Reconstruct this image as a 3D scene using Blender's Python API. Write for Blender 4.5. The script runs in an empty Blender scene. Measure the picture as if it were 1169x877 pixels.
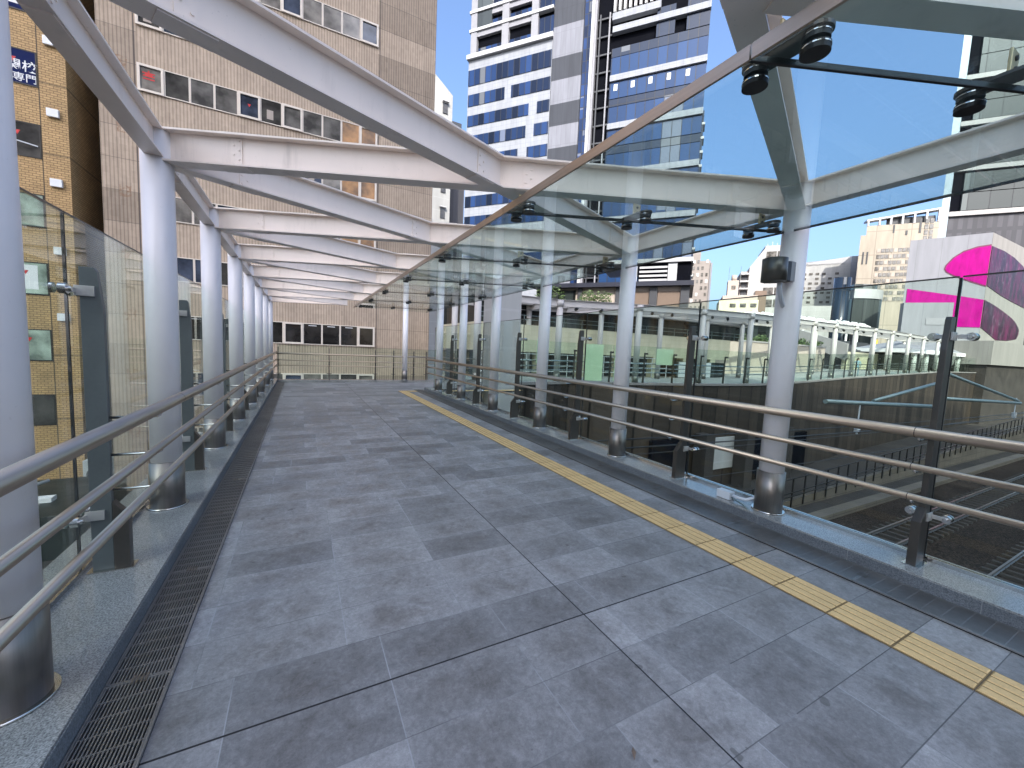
import bpy, bmesh, math, random
from mathutils import Vector, Matrix
random.seed(7)
PI = math.pi
scn = bpy.context.scene
COL = scn.collection

# ------------------------------------------------------------------ helpers
class MB:
    """collects shapes that become ONE mesh"""
    def __init__(s): s.v = []; s.f = []; s.m = []; s.cur = 0
    def add(s, vs, fs):
        b = len(s.v); s.v += [tuple(v) for v in vs]
        for f in fs: s.f.append(tuple(b + i for i in f)); s.m.append(s.cur)
        return s
    def box(s, x0, x1, y0, y1, z0, z1):
        return s.add([(x0,y0,z0),(x1,y0,z0),(x1,y1,z0),(x0,y1,z0),(x0,y0,z1),(x1,y0,z1),(x1,y1,z1),(x0,y1,z1)],
                     [(3,2,1,0),(4,5,6,7),(0,1,5,4),(1,2,6,5),(2,3,7,6),(3,0,4,7)])
    def bar(s, p, q, w, h, up=(0,0,1)):
        p = Vector(p); q = Vector(q); d = (q-p).normalized(); a = d.cross(Vector(up)).normalized(); b = a.cross(d)
        vs = []
        for c in (p, q):
            for i, j in ((-1,-1),(1,-1),(1,1),(-1,1)): vs.append(c + a*(i*w/2) + b*(j*h/2))
        return s.add(vs, [(3,2,1,0),(4,5,6,7),(0,1,5,4),(1,2,6,5),(2,3,7,6),(3,0,4,7)])
    def cyl(s, p, q, r, n=16, r2=None, cap=True):
        p = Vector(p); q = Vector(q); d = (q-p).normalized()
        a = d.orthogonal().normalized(); b = d.cross(a); r2 = r if r2 is None else r2
        vs = []
        for c, rr in ((p, r), (q, r2)):
            for k in range(n):
                t = 2*PI*k/n; vs.append(c + (a*math.cos(t) + b*math.sin(t))*rr)
        fs = [(k, (k+1) % n, n+(k+1) % n, n+k) for k in range(n)]
        if cap: fs += [tuple(range(n-1,-1,-1)), tuple(range(n, 2*n))]
        return s.add(vs, fs)
    def tube(s, pts, r, n=12):
        pts = [Vector(p) for p in pts]; rings = []; vs = []
        d0 = (pts[1]-pts[0]).normalized(); a = d0.orthogonal().normalized()
        for i, p in enumerate(pts):
            if i == 0: d = d0
            elif i == len(pts)-1: d = (pts[i]-pts[i-1]).normalized()
            else: d = ((pts[i]-pts[i-1]).normalized() + (pts[i+1]-pts[i]).normalized()).normalized()
            a = (a - d*a.dot(d)).normalized(); b = d.cross(a)
            for k in range(n):
                t = 2*PI*k/n; vs.append(p + (a*math.cos(t)+b*math.sin(t))*r)
        fs = []
        for i in range(len(pts)-1):
            for k in range(n): fs.append((i*n+k, i*n+(k+1) % n, (i+1)*n+(k+1) % n, (i+1)*n+k))
        fs += [tuple(range(n-1,-1,-1)), tuple(range((len(pts)-1)*n, len(pts)*n))]
        return s.add(vs, fs)
    def prism(s, poly, f0, f1):
        """poly: list of 2D points, f0/f1 map a 2D point to the near and the far face"""
        n = len(poly); vs = [f0(*p) for p in poly] + [f1(*p) for p in poly]
        return s.add(vs, [tuple(range(n)), tuple(range(2*n-1, n-1, -1))] + [((k+1) % n, k, n+k, n+(k+1) % n) for k in range(n)])
    def build(s, name, mats, parent=None, smooth=False, off=None, bevel=0):
        me = bpy.data.meshes.new(name)
        vs = s.v if off is None else [(x-off[0], y-off[1], z-off[2]) for x, y, z in s.v]
        me.from_pydata(vs, [], s.f)
        if not isinstance(mats, (list, tuple)): mats = [mats]
        for m in mats: me.materials.append(m)
        for p, i in zip(me.polygons, s.m): p.material_index = i
        bm = bmesh.new(); bm.from_mesh(me); bmesh.ops.recalc_face_normals(bm, faces=bm.faces)
        if bevel:
            bmesh.ops.bevel(bm, geom=[e for e in bm.edges if len(e.link_faces) == 2 and e.calc_face_angle(0) > .6], offset=bevel, segments=2, affect='EDGES', profile=.6)
        bm.to_mesh(me); bm.free()
        if smooth:
            for p in me.polygons: p.use_smooth = len(p.vertices) <= 4
        o = bpy.data.objects.new(name, me); COL.objects.link(o)
        if parent is not None: o.parent = parent
        return o
def tag(o, label=None, cat=None, group=None, kind=None):
    if label: o['label'] = label
    if cat: o['category'] = cat
    if group: o['group'] = group
    if kind: o['kind'] = kind
    return o
def empty(name, loc=(0,0,0), rz=0):
    o = bpy.data.objects.new(name, None); COL.objects.link(o); o.location = loc; o.rotation_euler = (0,0,rz)
    o.empty_display_size = .2
    return o
def copy_tree(o, parent=None):
    c = o.copy(); COL.objects.link(c)
    if parent is not None: c.parent = parent
    for ch in list(o.children): copy_tree(ch, c)
    return c
def text_mesh(name, txt, size, mat, parent, loc, rot, depth=.004, bold=0, align='LEFT'):
    cu = bpy.data.curves.new(name, 'FONT'); cu.body = txt; cu.size = size; cu.extrude = depth; cu.offset = bold; cu.align_x = align
    t = bpy.data.objects.new(name, cu); COL.objects.link(t)
    bpy.context.view_layer.update()
    me = bpy.data.meshes.new_from_object(t.evaluated_get(bpy.context.evaluated_depsgraph_get()))
    bpy.data.objects.remove(t); me.materials.clear(); me.materials.append(mat)
    o = bpy.data.objects.new(name, me); COL.objects.link(o); o.parent = parent; o.location = loc; o.rotation_euler = rot
    return o
ORD = ['nearest','second','third','fourth','fifth','sixth','seventh','eighth','ninth','tenth','eleventh','twelfth','thirteenth','fourteenth','fifteenth','sixteenth','seventeenth','eighteenth','nineteenth','twentieth']
def ordn(k):
    return ORD[k] if k < len(ORD) else {1:'%dst',2:'%dnd',3:'%drd'}.get((k+1) % 10, '%dth') % (k+1)

# ------------------------------------------------------------------ materials
class NT:
    def __init__(s, name):
        s.mat = bpy.data.materials.new(name); s.mat.use_nodes = True; s.t = s.mat.node_tree
        s.b = s.t.nodes['Principled BSDF']; s.out = s.t.nodes['Material Output']; s._c = None
    def set(s, sock, v):
        if isinstance(v, bpy.types.NodeSocket): s.t.links.new(v, sock)
        elif isinstance(v, (tuple, list)) and len(v) == 3 and sock.type == 'RGBA': sock.default_value = (*v, 1)
        else: sock.default_value = v
    def node(s, typ, ins=None, **kw):
        n = s.t.nodes.new(typ)
        for k, v in kw.items(): setattr(n, k, v)
        for k, v in (ins or {}).items(): s.set(n.inputs[k], v)
        return n
    def m(s, op, a, b=0.0, c=0.0): return s.node('ShaderNodeMath', {0: a, 1: b, 2: c}, operation=op).outputs[0]
    def co(s):
        if s._c is None:
            s._c = s.node('ShaderNodeTexCoord').outputs['Object']
            s._x = s.node('ShaderNodeSeparateXYZ', {0: s._c}).outputs
        return s._c
    def xyz(s): s.co(); return s._x
    def vec(s, x, y, z=0.0): return s.node('ShaderNodeCombineXYZ', {0: x, 1: y, 2: z}).outputs[0]
    def noise(s, scale, detail=4, rough=.55, vec=None, dist=0.0):
        return s.node('ShaderNodeTexNoise', {'Vector': vec or s.co(), 'Scale': scale, 'Detail': detail, 'Roughness': rough, 'Distortion': dist}).outputs[0]
    def white(s, vec): return s.node('ShaderNodeTexWhiteNoise', {'Vector': vec}, noise_dimensions='3D').outputs['Value']
    def mix(s, f, a, b, typ='MIX'):
        n = s.node('ShaderNodeMix', data_type='RGBA', blend_type=typ)
        s.set(n.inputs[0], f); s.set(n.inputs[6], a); s.set(n.inputs[7], b); return n.outputs[2]
    def ramp(s, f, lo, hi, a=0.0, b=1.0):
        return s.node('ShaderNodeMapRange', {0: f, 1: lo, 2: hi, 3: a, 4: b}).outputs[0]
    def scale(s, col, f):
        g = s.node('ShaderNodeCombineColor', {0: f, 1: f, 2: f}).outputs[0]
        return s.mix(1.0, col, g, 'MULTIPLY')
    def bump(s, h, strength=.3, dist=.01):
        s.t.links.new(s.node('ShaderNodeBump', {'Height': h, 'Strength': strength, 'Distance': dist}).outputs[0], s.b.inputs['Normal'])
    def fin(s, base=None, rough=None, metal=None, spec=None):
        for k, v in (('Base Color', base), ('Roughness', rough), ('Metallic', metal), ('Specular IOR Level', spec)):
            if v is not None: s.set(s.b.inputs[k], v)
        return s.mat
def plain(name, base, rough=.5, metal=0.0, var=.12, scale=3.0, spec=None, bump=0):
    n = NT(name)
    f = n.ramp(n.noise(scale), .3, .7, 1-var, 1+var); g = n.ramp(n.noise(scale*14, 3), .3, .7, 1-var*.4, 1+var*.4)
    if bump: n.bump(n.noise(bump, 5), .35, .01)
    if spec is None and rough >= .7: spec = .15
    return n.fin(n.scale(base, n.m('MULTIPLY', f, g)), n.ramp(n.noise(scale*2), .3, .7, max(.02, rough*.85), min(1, rough*1.15)), metal, spec)
def glass_mat(name, tint, haze=.0, base_refl=.018, hazecol=(.6,.68,.66)):
    n = NT(name)
    fac = n.node('ShaderNodeLayerWeight', {'Blend': .5}).outputs['Facing']
    fr = n.m('ADD', n.m('MULTIPLY', n.m('POWER', fac, 5.0), .9), base_refl)
    tr = n.node('ShaderNodeBsdfTransparent', {'Color': tint}).outputs[0]
    if haze:
        d = n.node('ShaderNodeBsdfDiffuse', {'Color': hazecol}).outputs[0]
        tl = n.node('ShaderNodeBsdfTranslucent', {'Color': hazecol}).outputs[0]
        dd = n.node('ShaderNodeMixShader', {0: .5, 1: d, 2: tl}).outputs[0]
        hz = n.ramp(n.noise(2.2, 6, .65), .3, .75, haze*.5, haze*1.5)
        tr = n.node('ShaderNodeMixShader', {0: hz, 1: tr, 2: dd}).outputs[0]
    gl = n.node('ShaderNodeBsdfGlossy', {'Color': (1,1,1), 'Roughness': .01}).outputs[0]
    mx = n.node('ShaderNodeMixShader', {0: fr, 1: tr, 2: gl}).outputs[0]
    n.t.links.new(mx, n.out.inputs[0]); return n.mat

def floor_tile():
    n = NT('floor tile'); x, y, z = n.xyz()
    RH, TW = .3212, .66
    r = n.m('DIVIDE', n.m('SUBTRACT', y, .535), RH); row = n.m('FLOOR', r); fr = n.m('FRACT', r)
    off = n.m('MULTIPLY', n.m('FLOOR', n.m('MULTIPLY', n.white(n.vec(row, 3.1, 1.0)), 4.0)), TW/4)
    c = n.m('DIVIDE', n.m('ADD', n.m('SUBTRACT', x, 1.534), off), TW); cl = n.m('FLOOR', c); fc = n.m('FRACT', c)
    side = n.m('GREATER_THAN', x, 1.534)
    rnd = n.white(n.vec(row, cl, side)); rnd2 = n.white(n.vec(cl, row, 7.7))
    dx = n.m('MULTIPLY', n.m('MINIMUM', fc, n.m('SUBTRACT', 1.0, fc)), TW)
    dy = n.m('MULTIPLY', n.m('MINIMUM', fr, n.m('SUBTRACT', 1.0, fr)), RH)
    # a print of its own in every tile: lighter towards the tile edges, brown grey clouds in the middle
    sv = n.node('ShaderNodeVectorMath', {0: n.co(), 1: n.vec(n.m('MULTIPLY', rnd, 37.0), n.m('MULTIPLY', rnd2, 51.0), 0.0)}, operation='ADD').outputs[0]
    st = n.node('ShaderNodeMapping', {'Vector': sv, 'Scale': (1.0, 1.0, 1)}).outputs[0]
    mid = n.m('MULTIPLY', n.ramp(dx, .0, .20, 0, 1), n.ramp(dy, .0, .10, .25, 1))
    cl_ = n.ramp(n.noise(4.6, 7, .70, st, .6), .36, .66, 0, 1)
    cloud = n.m('SUBTRACT', 1.10, n.m('MULTIPLY', n.m('MULTIPLY', cl_, mid), .33))
    soft = n.m('MULTIPLY', n.ramp(n.noise(9, 5, .6, st, .4), .3, .7, .88, 1.1), n.ramp(n.noise(24, 6, .75, st, .6), .34, .66, .80, 1.16))
    fine = n.ramp(n.noise(58, 5, .8), .3, .7, .80, 1.18)
    grain = n.ramp(n.noise(190, 3, .8), .3, .7, .88, 1.1)
    tone = n.ramp(rnd, 0, 1, .74, 1.19)
    wear = n.ramp(n.noise(.5, 4, .6), .3, .7, .92, 1.08)
    brown = n.m('MULTIPLY', n.m('MULTIPLY', cl_, mid), .75)
    col = n.mix(brown, (.256,.254,.252), (.205,.190,.177))
    col = n.scale(col, n.m('MULTIPLY', n.m('MULTIPLY', n.m('MULTIPLY', cloud, fine), grain), n.m('MULTIPLY', n.m('MULTIPLY', tone, soft), wear)))
    gx = n.m('LESS_THAN', dx, .0026); gy = n.m('LESS_THAN', dy, .0022)
    dirt = n.ramp(n.noise(1.7, 4, .6), .42, .62, 0.0, 1.0)
    spot = n.ramp(n.noise(7.5, 2, .4), .735, .755, 0, .55); spot2 = n.ramp(n.noise(31, 2, .5), .74, .78, 0, .5)
    col = n.mix(n.m('MAXIMUM', spot, spot2), col, (.07,.066,.06))
    col = n.mix(n.m('MULTIPLY', gx, .75), col, n.mix(dirt, (.36,.37,.38), (.15,.15,.15)))
    col = n.mix(n.m('MULTIPLY', gy, .75), col, n.mix(dirt, (.075,.075,.077), (.27,.275,.28)))
    e = n.m('MAXIMUM', n.m('LESS_THAN', n.m('ABSOLUTE', n.m('SUBTRACT', x, 1.534)), .0042),
            n.m('LESS_THAN', n.m('ABSOLUTE', n.m('SUBTRACT', y, 1.82)), .0048))
    e2 = n.m('MULTIPLY', n.m('LESS_THAN', dy, .0024), n.m('GREATER_THAN', x, 2.0))
    col = n.mix(n.m('MULTIPLY', n.m('MULTIPLY', e2, n.m('LESS_THAN', x, 3.6)), .6), col, (.03,.03,.032))
    col = n.mix(e, col, (.018,.018,.02))
    n.bump(n.m('ADD', n.m('MULTIPLY', n.m('MAXIMUM', e, n.m('MAXIMUM', gx, gy)), -1.0), n.m('MULTIPLY', fine, .5)), .25, .003)
    return n.fin(col, n.ramp(cloud, .76, 1.1, .36, .5), 0, .3)

def granite(name, a, b, rough):
    n = NT(name)
    s1 = n.ramp(n.noise(150, 3, .7), .38, .62, 0, 1); s2 = n.ramp(n.noise(60, 4, .8), .35, .65, 0, 1); s3 = n.ramp(n.noise(2, 4), .3, .7, .8, 1.15)
    col = n.scale(n.mix(s1, n.mix(s2, a, b), tuple(min(1, c*1.9) for c in b)), s3)
    x, y, z = n.xyz(); fy = n.m('FRACT', n.m('DIVIDE', y, .7239)); j = n.m('LESS_THAN', fy, .005)
    return n.fin(n.mix(j, col, (.25,.25,.25)), rough, 0, .6)

def ribbed(name, a, b, storey, base_z, rib=.15, u0=-7.3, u1=4.35):
    """vertically ribbed tan facade tiles, banded storey by storey at the two ends"""
    n = NT(name); x, y, z = n.xyz()
    f = n.m('FRACT', n.m('DIVIDE', x, rib)); rb = n.m('LESS_THAN', n.m('ABSOLUTE', n.m('SUBTRACT', f, .5)), .17)
    hz = n.m('DIVIDE', n.m('SUBTRACT', z, base_z), storey/2); band = n.m('FLOOR', hz)
    ends = n.m('MAXIMUM', n.m('LESS_THAN', x, u0), n.m('GREATER_THAN', x, u1))
    tone = n.m('ADD', n.m('MULTIPLY', n.m('MULTIPLY', n.ramp(n.white(n.vec(band, n.m('GREATER_THAN', x, 0.0), 2.0)), 0, 1, -.34, .08), ends), 1.0), 1.0)
    tl = n.white(n.vec(n.m('FLOOR', n.m('DIVIDE', x, rib)), n.m('FLOOR', n.m('DIVIDE', z, .3)), 0.0))
    tone = n.m('MULTIPLY', tone, n.ramp(tl, 0, 1, .93, 1.06))
    st = n.node('ShaderNodeMapping', {'Vector': n.co(), 'Scale': (1.3, 1, .12)}).outputs[0]
    tone = n.m('MULTIPLY', tone, n.ramp(n.noise(1.2, 5, .6, st), .3, .7, .88, 1.08))
    tone = n.m('MULTIPLY', tone, n.ramp(n.noise(5, 5), .3, .7, .94, 1.05))
    col = n.scale(n.mix(n.m('MULTIPLY', rb, .75), a, b), tone)
    jz = n.m('LESS_THAN', n.m('MULTIPLY', n.m('FRACT', hz), storey/2), .035)
    jx = n.m('MAXIMUM', n.m('LESS_THAN', n.m('ABSOLUTE', n.m('SUBTRACT', x, u1+.12)), .022), n.m('LESS_THAN', n.m('ABSOLUTE', n.m('SUBTRACT', x, u0-.1)), .03))
    col = n.mix(n.m('MULTIPLY', n.m('MULTIPLY', jz, ends), .5), col, (.1,.09,.08)); col = n.mix(n.m('MULTIPLY', jx, .8), col, (.06,.05,.05))
    # rust round old anchors on the outer strip
    rz = n.m('ABSOLUTE', n.m('SUBTRACT', n.m('FRACT', n.m('DIVIDE', n.m('SUBTRACT', z, 1.0), storey)), .5)); rx = n.m('ABSOLUTE', n.m('SUBTRACT', x, u0-.62))
    rust = n.m('MULTIPLY', n.m('LESS_THAN', n.m('MULTIPLY', rz, storey), .28), n.m('LESS_THAN', rx, .24))
    col = n.mix(n.m('MULTIPLY', rust, n.ramp(n.noise(6, 5, .7), .45, .6, 0, .6)), col, (.22,.1,.045))
    n.bump(rb, .5, .02); return n.fin(col, .7, 0, .25)

def brick_mat(name, a, b, mortar, bw, bh, panel_z, panel_x=None):
    n = NT(name); x, y, z = n.xyz()
    v = n.vec(n.m('ADD', x, y), z, 0.0)
    br = n.node('ShaderNodeTexBrick', {'Vector': v, 'Color1': a, 'Color2': b, 'Mortar': mortar, 'Scale': 1.0, 'Mortar Size': bh*.13, 'Brick Width': bw, 'Row Height': bh, 'Bias': .1})
    col = n.scale(br.outputs[0], n.ramp(n.noise(.8, 5), .3, .7, .82, 1.12))
    pz = n.m('LESS_THAN', n.m('FRACT', n.m('DIVIDE', n.m('SUBTRACT', z, panel_z[0]), panel_z[1])), .045/panel_z[1])
    col = n.mix(n.m('MULTIPLY', pz, .8), col, (.05,.035,.02))
    if panel_x is not None:
        px = n.m('LESS_THAN', n.m('ABSOLUTE', n.m('SUBTRACT', x, panel_x)), .022); col = n.mix(n.m('MULTIPLY', px, .85), col, (.04,.03,.02))
    n.bump(br.outputs[1], -.4, .01); return n.fin(col, .7)

def curtain_glass(name, base, pane_w, z0, pane_h, dark=(.012,.014,.018), metal=.35, var=.5, mull=.05, rough=.06):
    """glazing of many panes: each pane a little different, thin dark mullions"""
    n = NT(name); x, y, z = n.xyz()
    cx = n.m('DIVIDE', n.m('ADD', x, y), pane_w); cz = n.m('DIVIDE', n.m('SUBTRACT', z, z0), pane_h)
    rnd = n.white(n.vec(n.m('FLOOR', cx), n.m('FLOOR', cz), 1.0)); rnd2 = n.white(n.vec(n.m('FLOOR', cx), n.m('FLOOR', cz), 5.0))
    tone = n.ramp(rnd, 0, 1, 1-var, 1+var); col = n.scale(base, tone)
    blind = n.m('MULTIPLY', n.m('GREATER_THAN', rnd2, .8), n.m('GREATER_THAN', n.m('FRACT', cz), n.ramp(rnd, 0, 1, .1, .9)))
    col = n.mix(n.m('MULTIPLY', blind, .35), col, (.35,.36,.36))
    fx = n.m('FRACT', cx); fz = n.m('FRACT', cz)
    e = n.m('MAXIMUM', n.m('LESS_THAN', n.m('MULTIPLY', n.m('MINIMUM', fx, n.m('SUBTRACT', 1.0, fx)), pane_w), mull),
            n.m('LESS_THAN', n.m('MULTIPLY', n.m('MINIMUM', fz, n.m('SUBTRACT', 1.0, fz)), pane_h), mull))
    return n.fin(n.mix(e, col, dark), n.m('ADD', n.m('MULTIPLY', e, .4), rough), n.m('MULTIPLY', n.m('SUBTRACT', 1.0, e), metal), .35)

def panelled(name, base, joint, pw, ph, z0=0.0, x0=0.0, w=.04, rough=.45, var=.06, jm=.6, metal=0.0):
    n = NT(name); x, y, z = n.xyz()
    px = n.m('DIVIDE', n.m('SUBTRACT', n.m('ADD', x, y), x0), pw); pz = n.m('DIVIDE', n.m('SUBTRACT', z, z0), ph)
    rnd = n.white(n.vec(n.m('FLOOR', px), n.m('FLOOR', pz), 3.0)); col = n.scale(base, n.ramp(rnd, 0, 1, 1-var, 1+var))
    st = n.node('ShaderNodeMapping', {'Vector': n.co(), 'Scale': (1, 1, .15)}).outputs[0]
    col = n.scale(col, n.ramp(n.noise(.9, 5, .6, st), .3, .7, .86, 1.08))
    fx = n.m('FRACT', px); fz = n.m('FRACT', pz)
    e = n.m('MAXIMUM', n.m('LESS_THAN', n.m('MULTIPLY', fx, pw), w), n.m('LESS_THAN', n.m('MULTIPLY', fz, ph), w))
    return n.fin(n.mix(n.m('MULTIPLY', e, jm), col, joint), max(rough, .55), metal, .2)

def ballast():
    n = NT('track ballast')
    vo = n.node('ShaderNodeTexVoronoi', {'Vector': n.co(), 'Scale': 14.0}); d = vo.outputs['Distance']; c = n.white(vo.outputs['Position'])
    col = n.scale(n.mix(n.ramp(n.noise(.35, 4), .35, .65, 0, 1), (.040,.029,.021), (.065,.047,.034)), n.m('MULTIPLY', n.ramp(c, 0, 1, .5, 1.5), n.ramp(d, 0, .6, 1.15, .5)))
    n.bump(d, -.8, .05); return n.fin(col, .9, 0, .08)

M = {}
M['tile'] = floor_tile()
M['granite'] = granite('polished granite', (.10,.10,.098), (.20,.20,.19), .13)
M['granite_face'] = granite('flamed granite', (.045,.05,.055), (.10,.11,.12), .5)
def paint(name, base, rough, amt):
    n = NT(name); f = n.ramp(n.noise(2.3, 4), .3, .7, .96, 1.03)
    st = n.node('ShaderNodeMapping', {'Vector': n.co(), 'Scale': (1, 1, .12)}).outputs[0]
    dr = n.m('MULTIPLY', n.ramp(n.noise(9, 5, .65, st), .52, .72, 0, 1), n.ramp(n.noise(1.1, 4), .42, .62, 0, 1))
    sp = n.ramp(n.noise(38, 3, .7), .66, .72, 0, 1)
    col = n.mix(n.m('MULTIPLY', dr, amt), n.scale(base, f), (.33,.28,.23)); col = n.mix(n.m('MULTIPLY', sp, amt*.7), col, (.3,.25,.2))
    return n.fin(col, n.ramp(dr, 0, 1, rough, .6))
M['white_steel'] = paint('white painted steel', (.86,.75,.655), .38, .3)
M['column'] = paint('pale grey painted column', (.80,.765,.755), .34, .16)
M['far_steel'] = plain('sun dimmed white steel', (.48,.455,.43), .5, 0, .06, 1.2)  # same white paint, darkened because the far canopy stands in full sun
def brushed(name, base, rough, stretch=(1,1,.05)):
    n = NT(name); st = n.node('ShaderNodeMapping', {'Vector': n.co(), 'Scale': stretch}).outputs[0]
    g = n.ramp(n.noise(60, 3, .6, st), .3, .7, .88, 1.1)
    return n.fin(n.scale(base, g), n.ramp(n.noise(30, 3, .6, st), .3, .7, rough*.8, rough*1.25), 1.0)
M['steel'] = brushed('brushed steel', (.27,.245,.22), .42)
M['rail'] = brushed('satin steel rail', (.48,.39,.305), .36, (1,.03,1))
M['fin'] = plain('grey painted steel fin', (.125,.14,.14), .42, .35, .08, 4)
M['fin_edge'] = plain('dark bronze steel', (.10,.09,.08), .36, .7, .08, 4)
M['chrome'] = plain('polished steel clamp', (.62,.60,.57), .16, 1, .05, 6)
M['clamp'] = plain('satin steel clamp plate', (.55,.53,.50), .38, .55, .05, 6)
M['black'] = plain('black rubber', (.012,.012,.012), .5, 0, .1, 6)
M['brass'] = plain('yellow passivated plate', (.62,.50,.29), .4, .55, .06, 5)
M['grate'] = plain('dark steel grating', (.32,.315,.305), .42, .8, .15, 2)
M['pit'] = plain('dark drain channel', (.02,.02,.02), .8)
M['glass'] = glass_mat('balustrade glass', (.88,.94,.905), 0, .012)
M['canopy_glass'] = glass_mat('canopy glass', (.82,.90,.89), .014, .016)
def tact():
    n = NT('yellow tactile tile'); x, y, z = n.xyz()
    f = n.ramp(n.noise(3, 5), .3, .7, .86, 1.1); g = n.ramp(n.noise(70, 4, .7), .3, .7, .86, 1.1)
    return n.fin(n.scale(n.mix(n.ramp(n.noise(1.1, 3), .4, .65, 0, 1), (.68,.465,.205), (.58,.40,.18)), n.m('MULTIPLY', f, g)), .55)
M['tactile'] = tact(); M['tactile_base'] = plain('dark tactile base', (.26,.18,.085), .7, 0, .2, 5)  # base between the raised bars is darker, so the grooves show
M['plaza'] = plain('pale plaza paving', (.42,.41,.39), .7, 0, .08, .8)
M['concrete'] = plain('grey concrete', (.22,.21,.195), .8, 0, .2, .6, bump=12)
M['dark_concrete'] = plain('dark concrete', (.05,.044,.038), .8, 0, .25, .6)
M['asphalt'] = plain('asphalt', (.05,.05,.052), .85, 0, .2, .8, bump=30)
M['tan'] = ribbed('ribbed tan tile', (.475,.375,.285), (.28,.215,.16), 3.13, 1.0)
M['tan_side'] = ribbed('ribbed tan tile side', (.475,.375,.285), (.28,.215,.16), 3.13, 1.0, u0=-99, u1=99)
M['orange'] = brick_mat('yellow brown brick', (.52,.335,.15), (.42,.265,.115), (.2,.125,.05), .24, .105, (.35, 3.15), -10.68)
M['winframe'] = plain('cream window frame', (.70,.62,.53), .4, 0, .04)
M['dark_frame'] = plain('dark bronze frame', (.03,.027,.024), .4, .3, .05)
def pane_mat(name, base, rough=.04):
    n = NT(name); f = n.ramp(n.noise(1.1, 3), .35, .65, .5, 1.6)
    return n.fin(n.scale(base, f), rough, 0, .7)
M['pane_a'] = pane_mat('dark window glass', (.06,.056,.05)); M['pane_dark'] = pane_mat('black window glass', (.022,.02,.018))
M['pane_b'] = pane_mat('grey window glass', (.115,.108,.098))
M['pane_c'] = pane_mat('blind behind window glass', (.17,.155,.135), .12)
M['pane_d'] = pane_mat('bluish window glass', (.05,.06,.085)); M['curtain'] = pane_mat('brown orange curtain', (.30,.15,.05), .3)
M['pane_green'] = pane_mat('painted green reflection', (.30,.36,.29), .12)  # white-green reflection in the brick building's panes, painted as their colour
M['navy'] = plain('navy poster', (.008,.016,.075), .8, 0, .05)
M['white'] = plain('white matt paint', (.75,.75,.74), .5, 0, .03)
M['red'] = plain('red sticker', (.55,.02,.02), .45)
M['t_white'] = panelled('white tile cladding', (.28,.293,.315), (.155,.165,.18), 1.45, 1.1, w=.07, jm=.5, var=.04)
M['t_line'] = plain('white ledge', (.42,.42,.42), .5, 0, .03, .3)
M['t_grey_light'] = panelled('light grey louvre panel', (.20,.205,.23), (.11,.11,.13), 1.2, 5.3, w=.06, var=.05)
M['t_grey_dark'] = panelled('dark grey louvre panel', (.05,.054,.064), (.03,.03,.035), 1.2, 5.3, w=.06, var=.06)
M['t_col'] = plain('grey concrete column', (.24,.24,.255), .6, 0, .08, .5)
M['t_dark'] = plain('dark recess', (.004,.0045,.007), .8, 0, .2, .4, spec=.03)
M['t_blue_small'] = curtain_glass('blue strip glazing', (.015,.035,.10), 1.0, 0, 2.65, metal=.15, var=.6, mull=.09)
M['t_blue'] = curtain_glass('blue tower glazing', (.02,.05,.125), 2.05, 0, 30.0, metal=.15, var=.25, mull=.08)
M['t_blue_win'] = curtain_glass('blue window glazing', (.010,.026,.075), 1.65, 0, 30.0, metal=.15, var=.9, mull=.09)
M['t_spandrel'] = curtain_glass('grey spandrel glazing', (.022,.032,.055), 2.05, 0, 30.0, metal=.1, var=.18, mull=.08)
M['navy_roof'] = plain('dark navy roof', (.02,.022,.035), .45, .2, .1, .3)
M['beige'] = plain('beige render', (.42,.36,.31), .7, 0, .08, .3)
M['brown'] = plain('brown panel', (.15,.105,.075), .6, 0, .1, .3)
M['dgrey'] = plain('dark grey cladding', (.045,.047,.052), .5, .1, .1, .3)
M['greyblock'] = plain('grey brown render', (.30,.27,.25), .7, 0, .1, .12)
M['cream'] = panelled('cream stone cladding', (.37,.325,.26), (.19,.165,.135), 4.4, 7.6, z0=22.4, x0=-14.6, w=.22, jm=.65, var=.05)
M['palewhite'] = panelled('white facade panel', (.38,.38,.365), (.5,.5,.5), 3.0, 1.6, w=.1, jm=.3, var=.03)
M['ledpale'] = panelled('pale grey metal panel', (.235,.238,.255), (.14,.14,.15), 3.0, 60.0, z0=-10, x0=-11.7, w=.05, jm=.7, var=.02, rough=.4)
M['pinkwall_r'] = panelled('beige ribbed metal panel', (.28,.262,.235), (.21,.195,.175), .5, 60.0, z0=-10, w=.08, jm=.35, var=.03)
def magenta():
    n = NT('magenta film glazing'); x, y, z = n.xyz()
    st = n.node('ShaderNodeMapping', {'Vector': n.co(), 'Scale': (1.2, 1, .35)}).outputs[0]
    f = n.ramp(n.noise(1.1, 5, .6, st, .6), .3, .7, .72, 1.18)
    return n.fin(n.scale((.34,.0,.17), f), .35, 0, .12)
M['magenta'] = magenta()
def magdark():
    n = NT('dark magenta glass'); x, y, z = n.xyz()
    st = n.node('ShaderNodeMapping', {'Vector': n.co(), 'Scale': (1.4, 1, .3)}).outputs[0]
    f = n.noise(.7, 6, .65, st, 1.2)
    c = n.mix(n.ramp(f, .44, .6, 0, 1), (.026,.003,.016), (.10,.004,.045)); c = n.mix(n.ramp(n.noise(.9, 5, .7, st, 2.0), .56, .68, 0, .5), c, (.3,.26,.3))  # pale streaks paint white reflections into the glass colour
    return n.fin(c, .3, 0, .15)
M['magdark'] = magdark()
M['magrim'] = plain('dark magenta rim', (.12,.005,.05), .4)
M['dt_glass'] = curtain_glass('grey green tower glazing', (.07,.08,.078), 3.3, 0, 30.0, metal=.15, var=.45, mull=.07, rough=.1)
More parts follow.
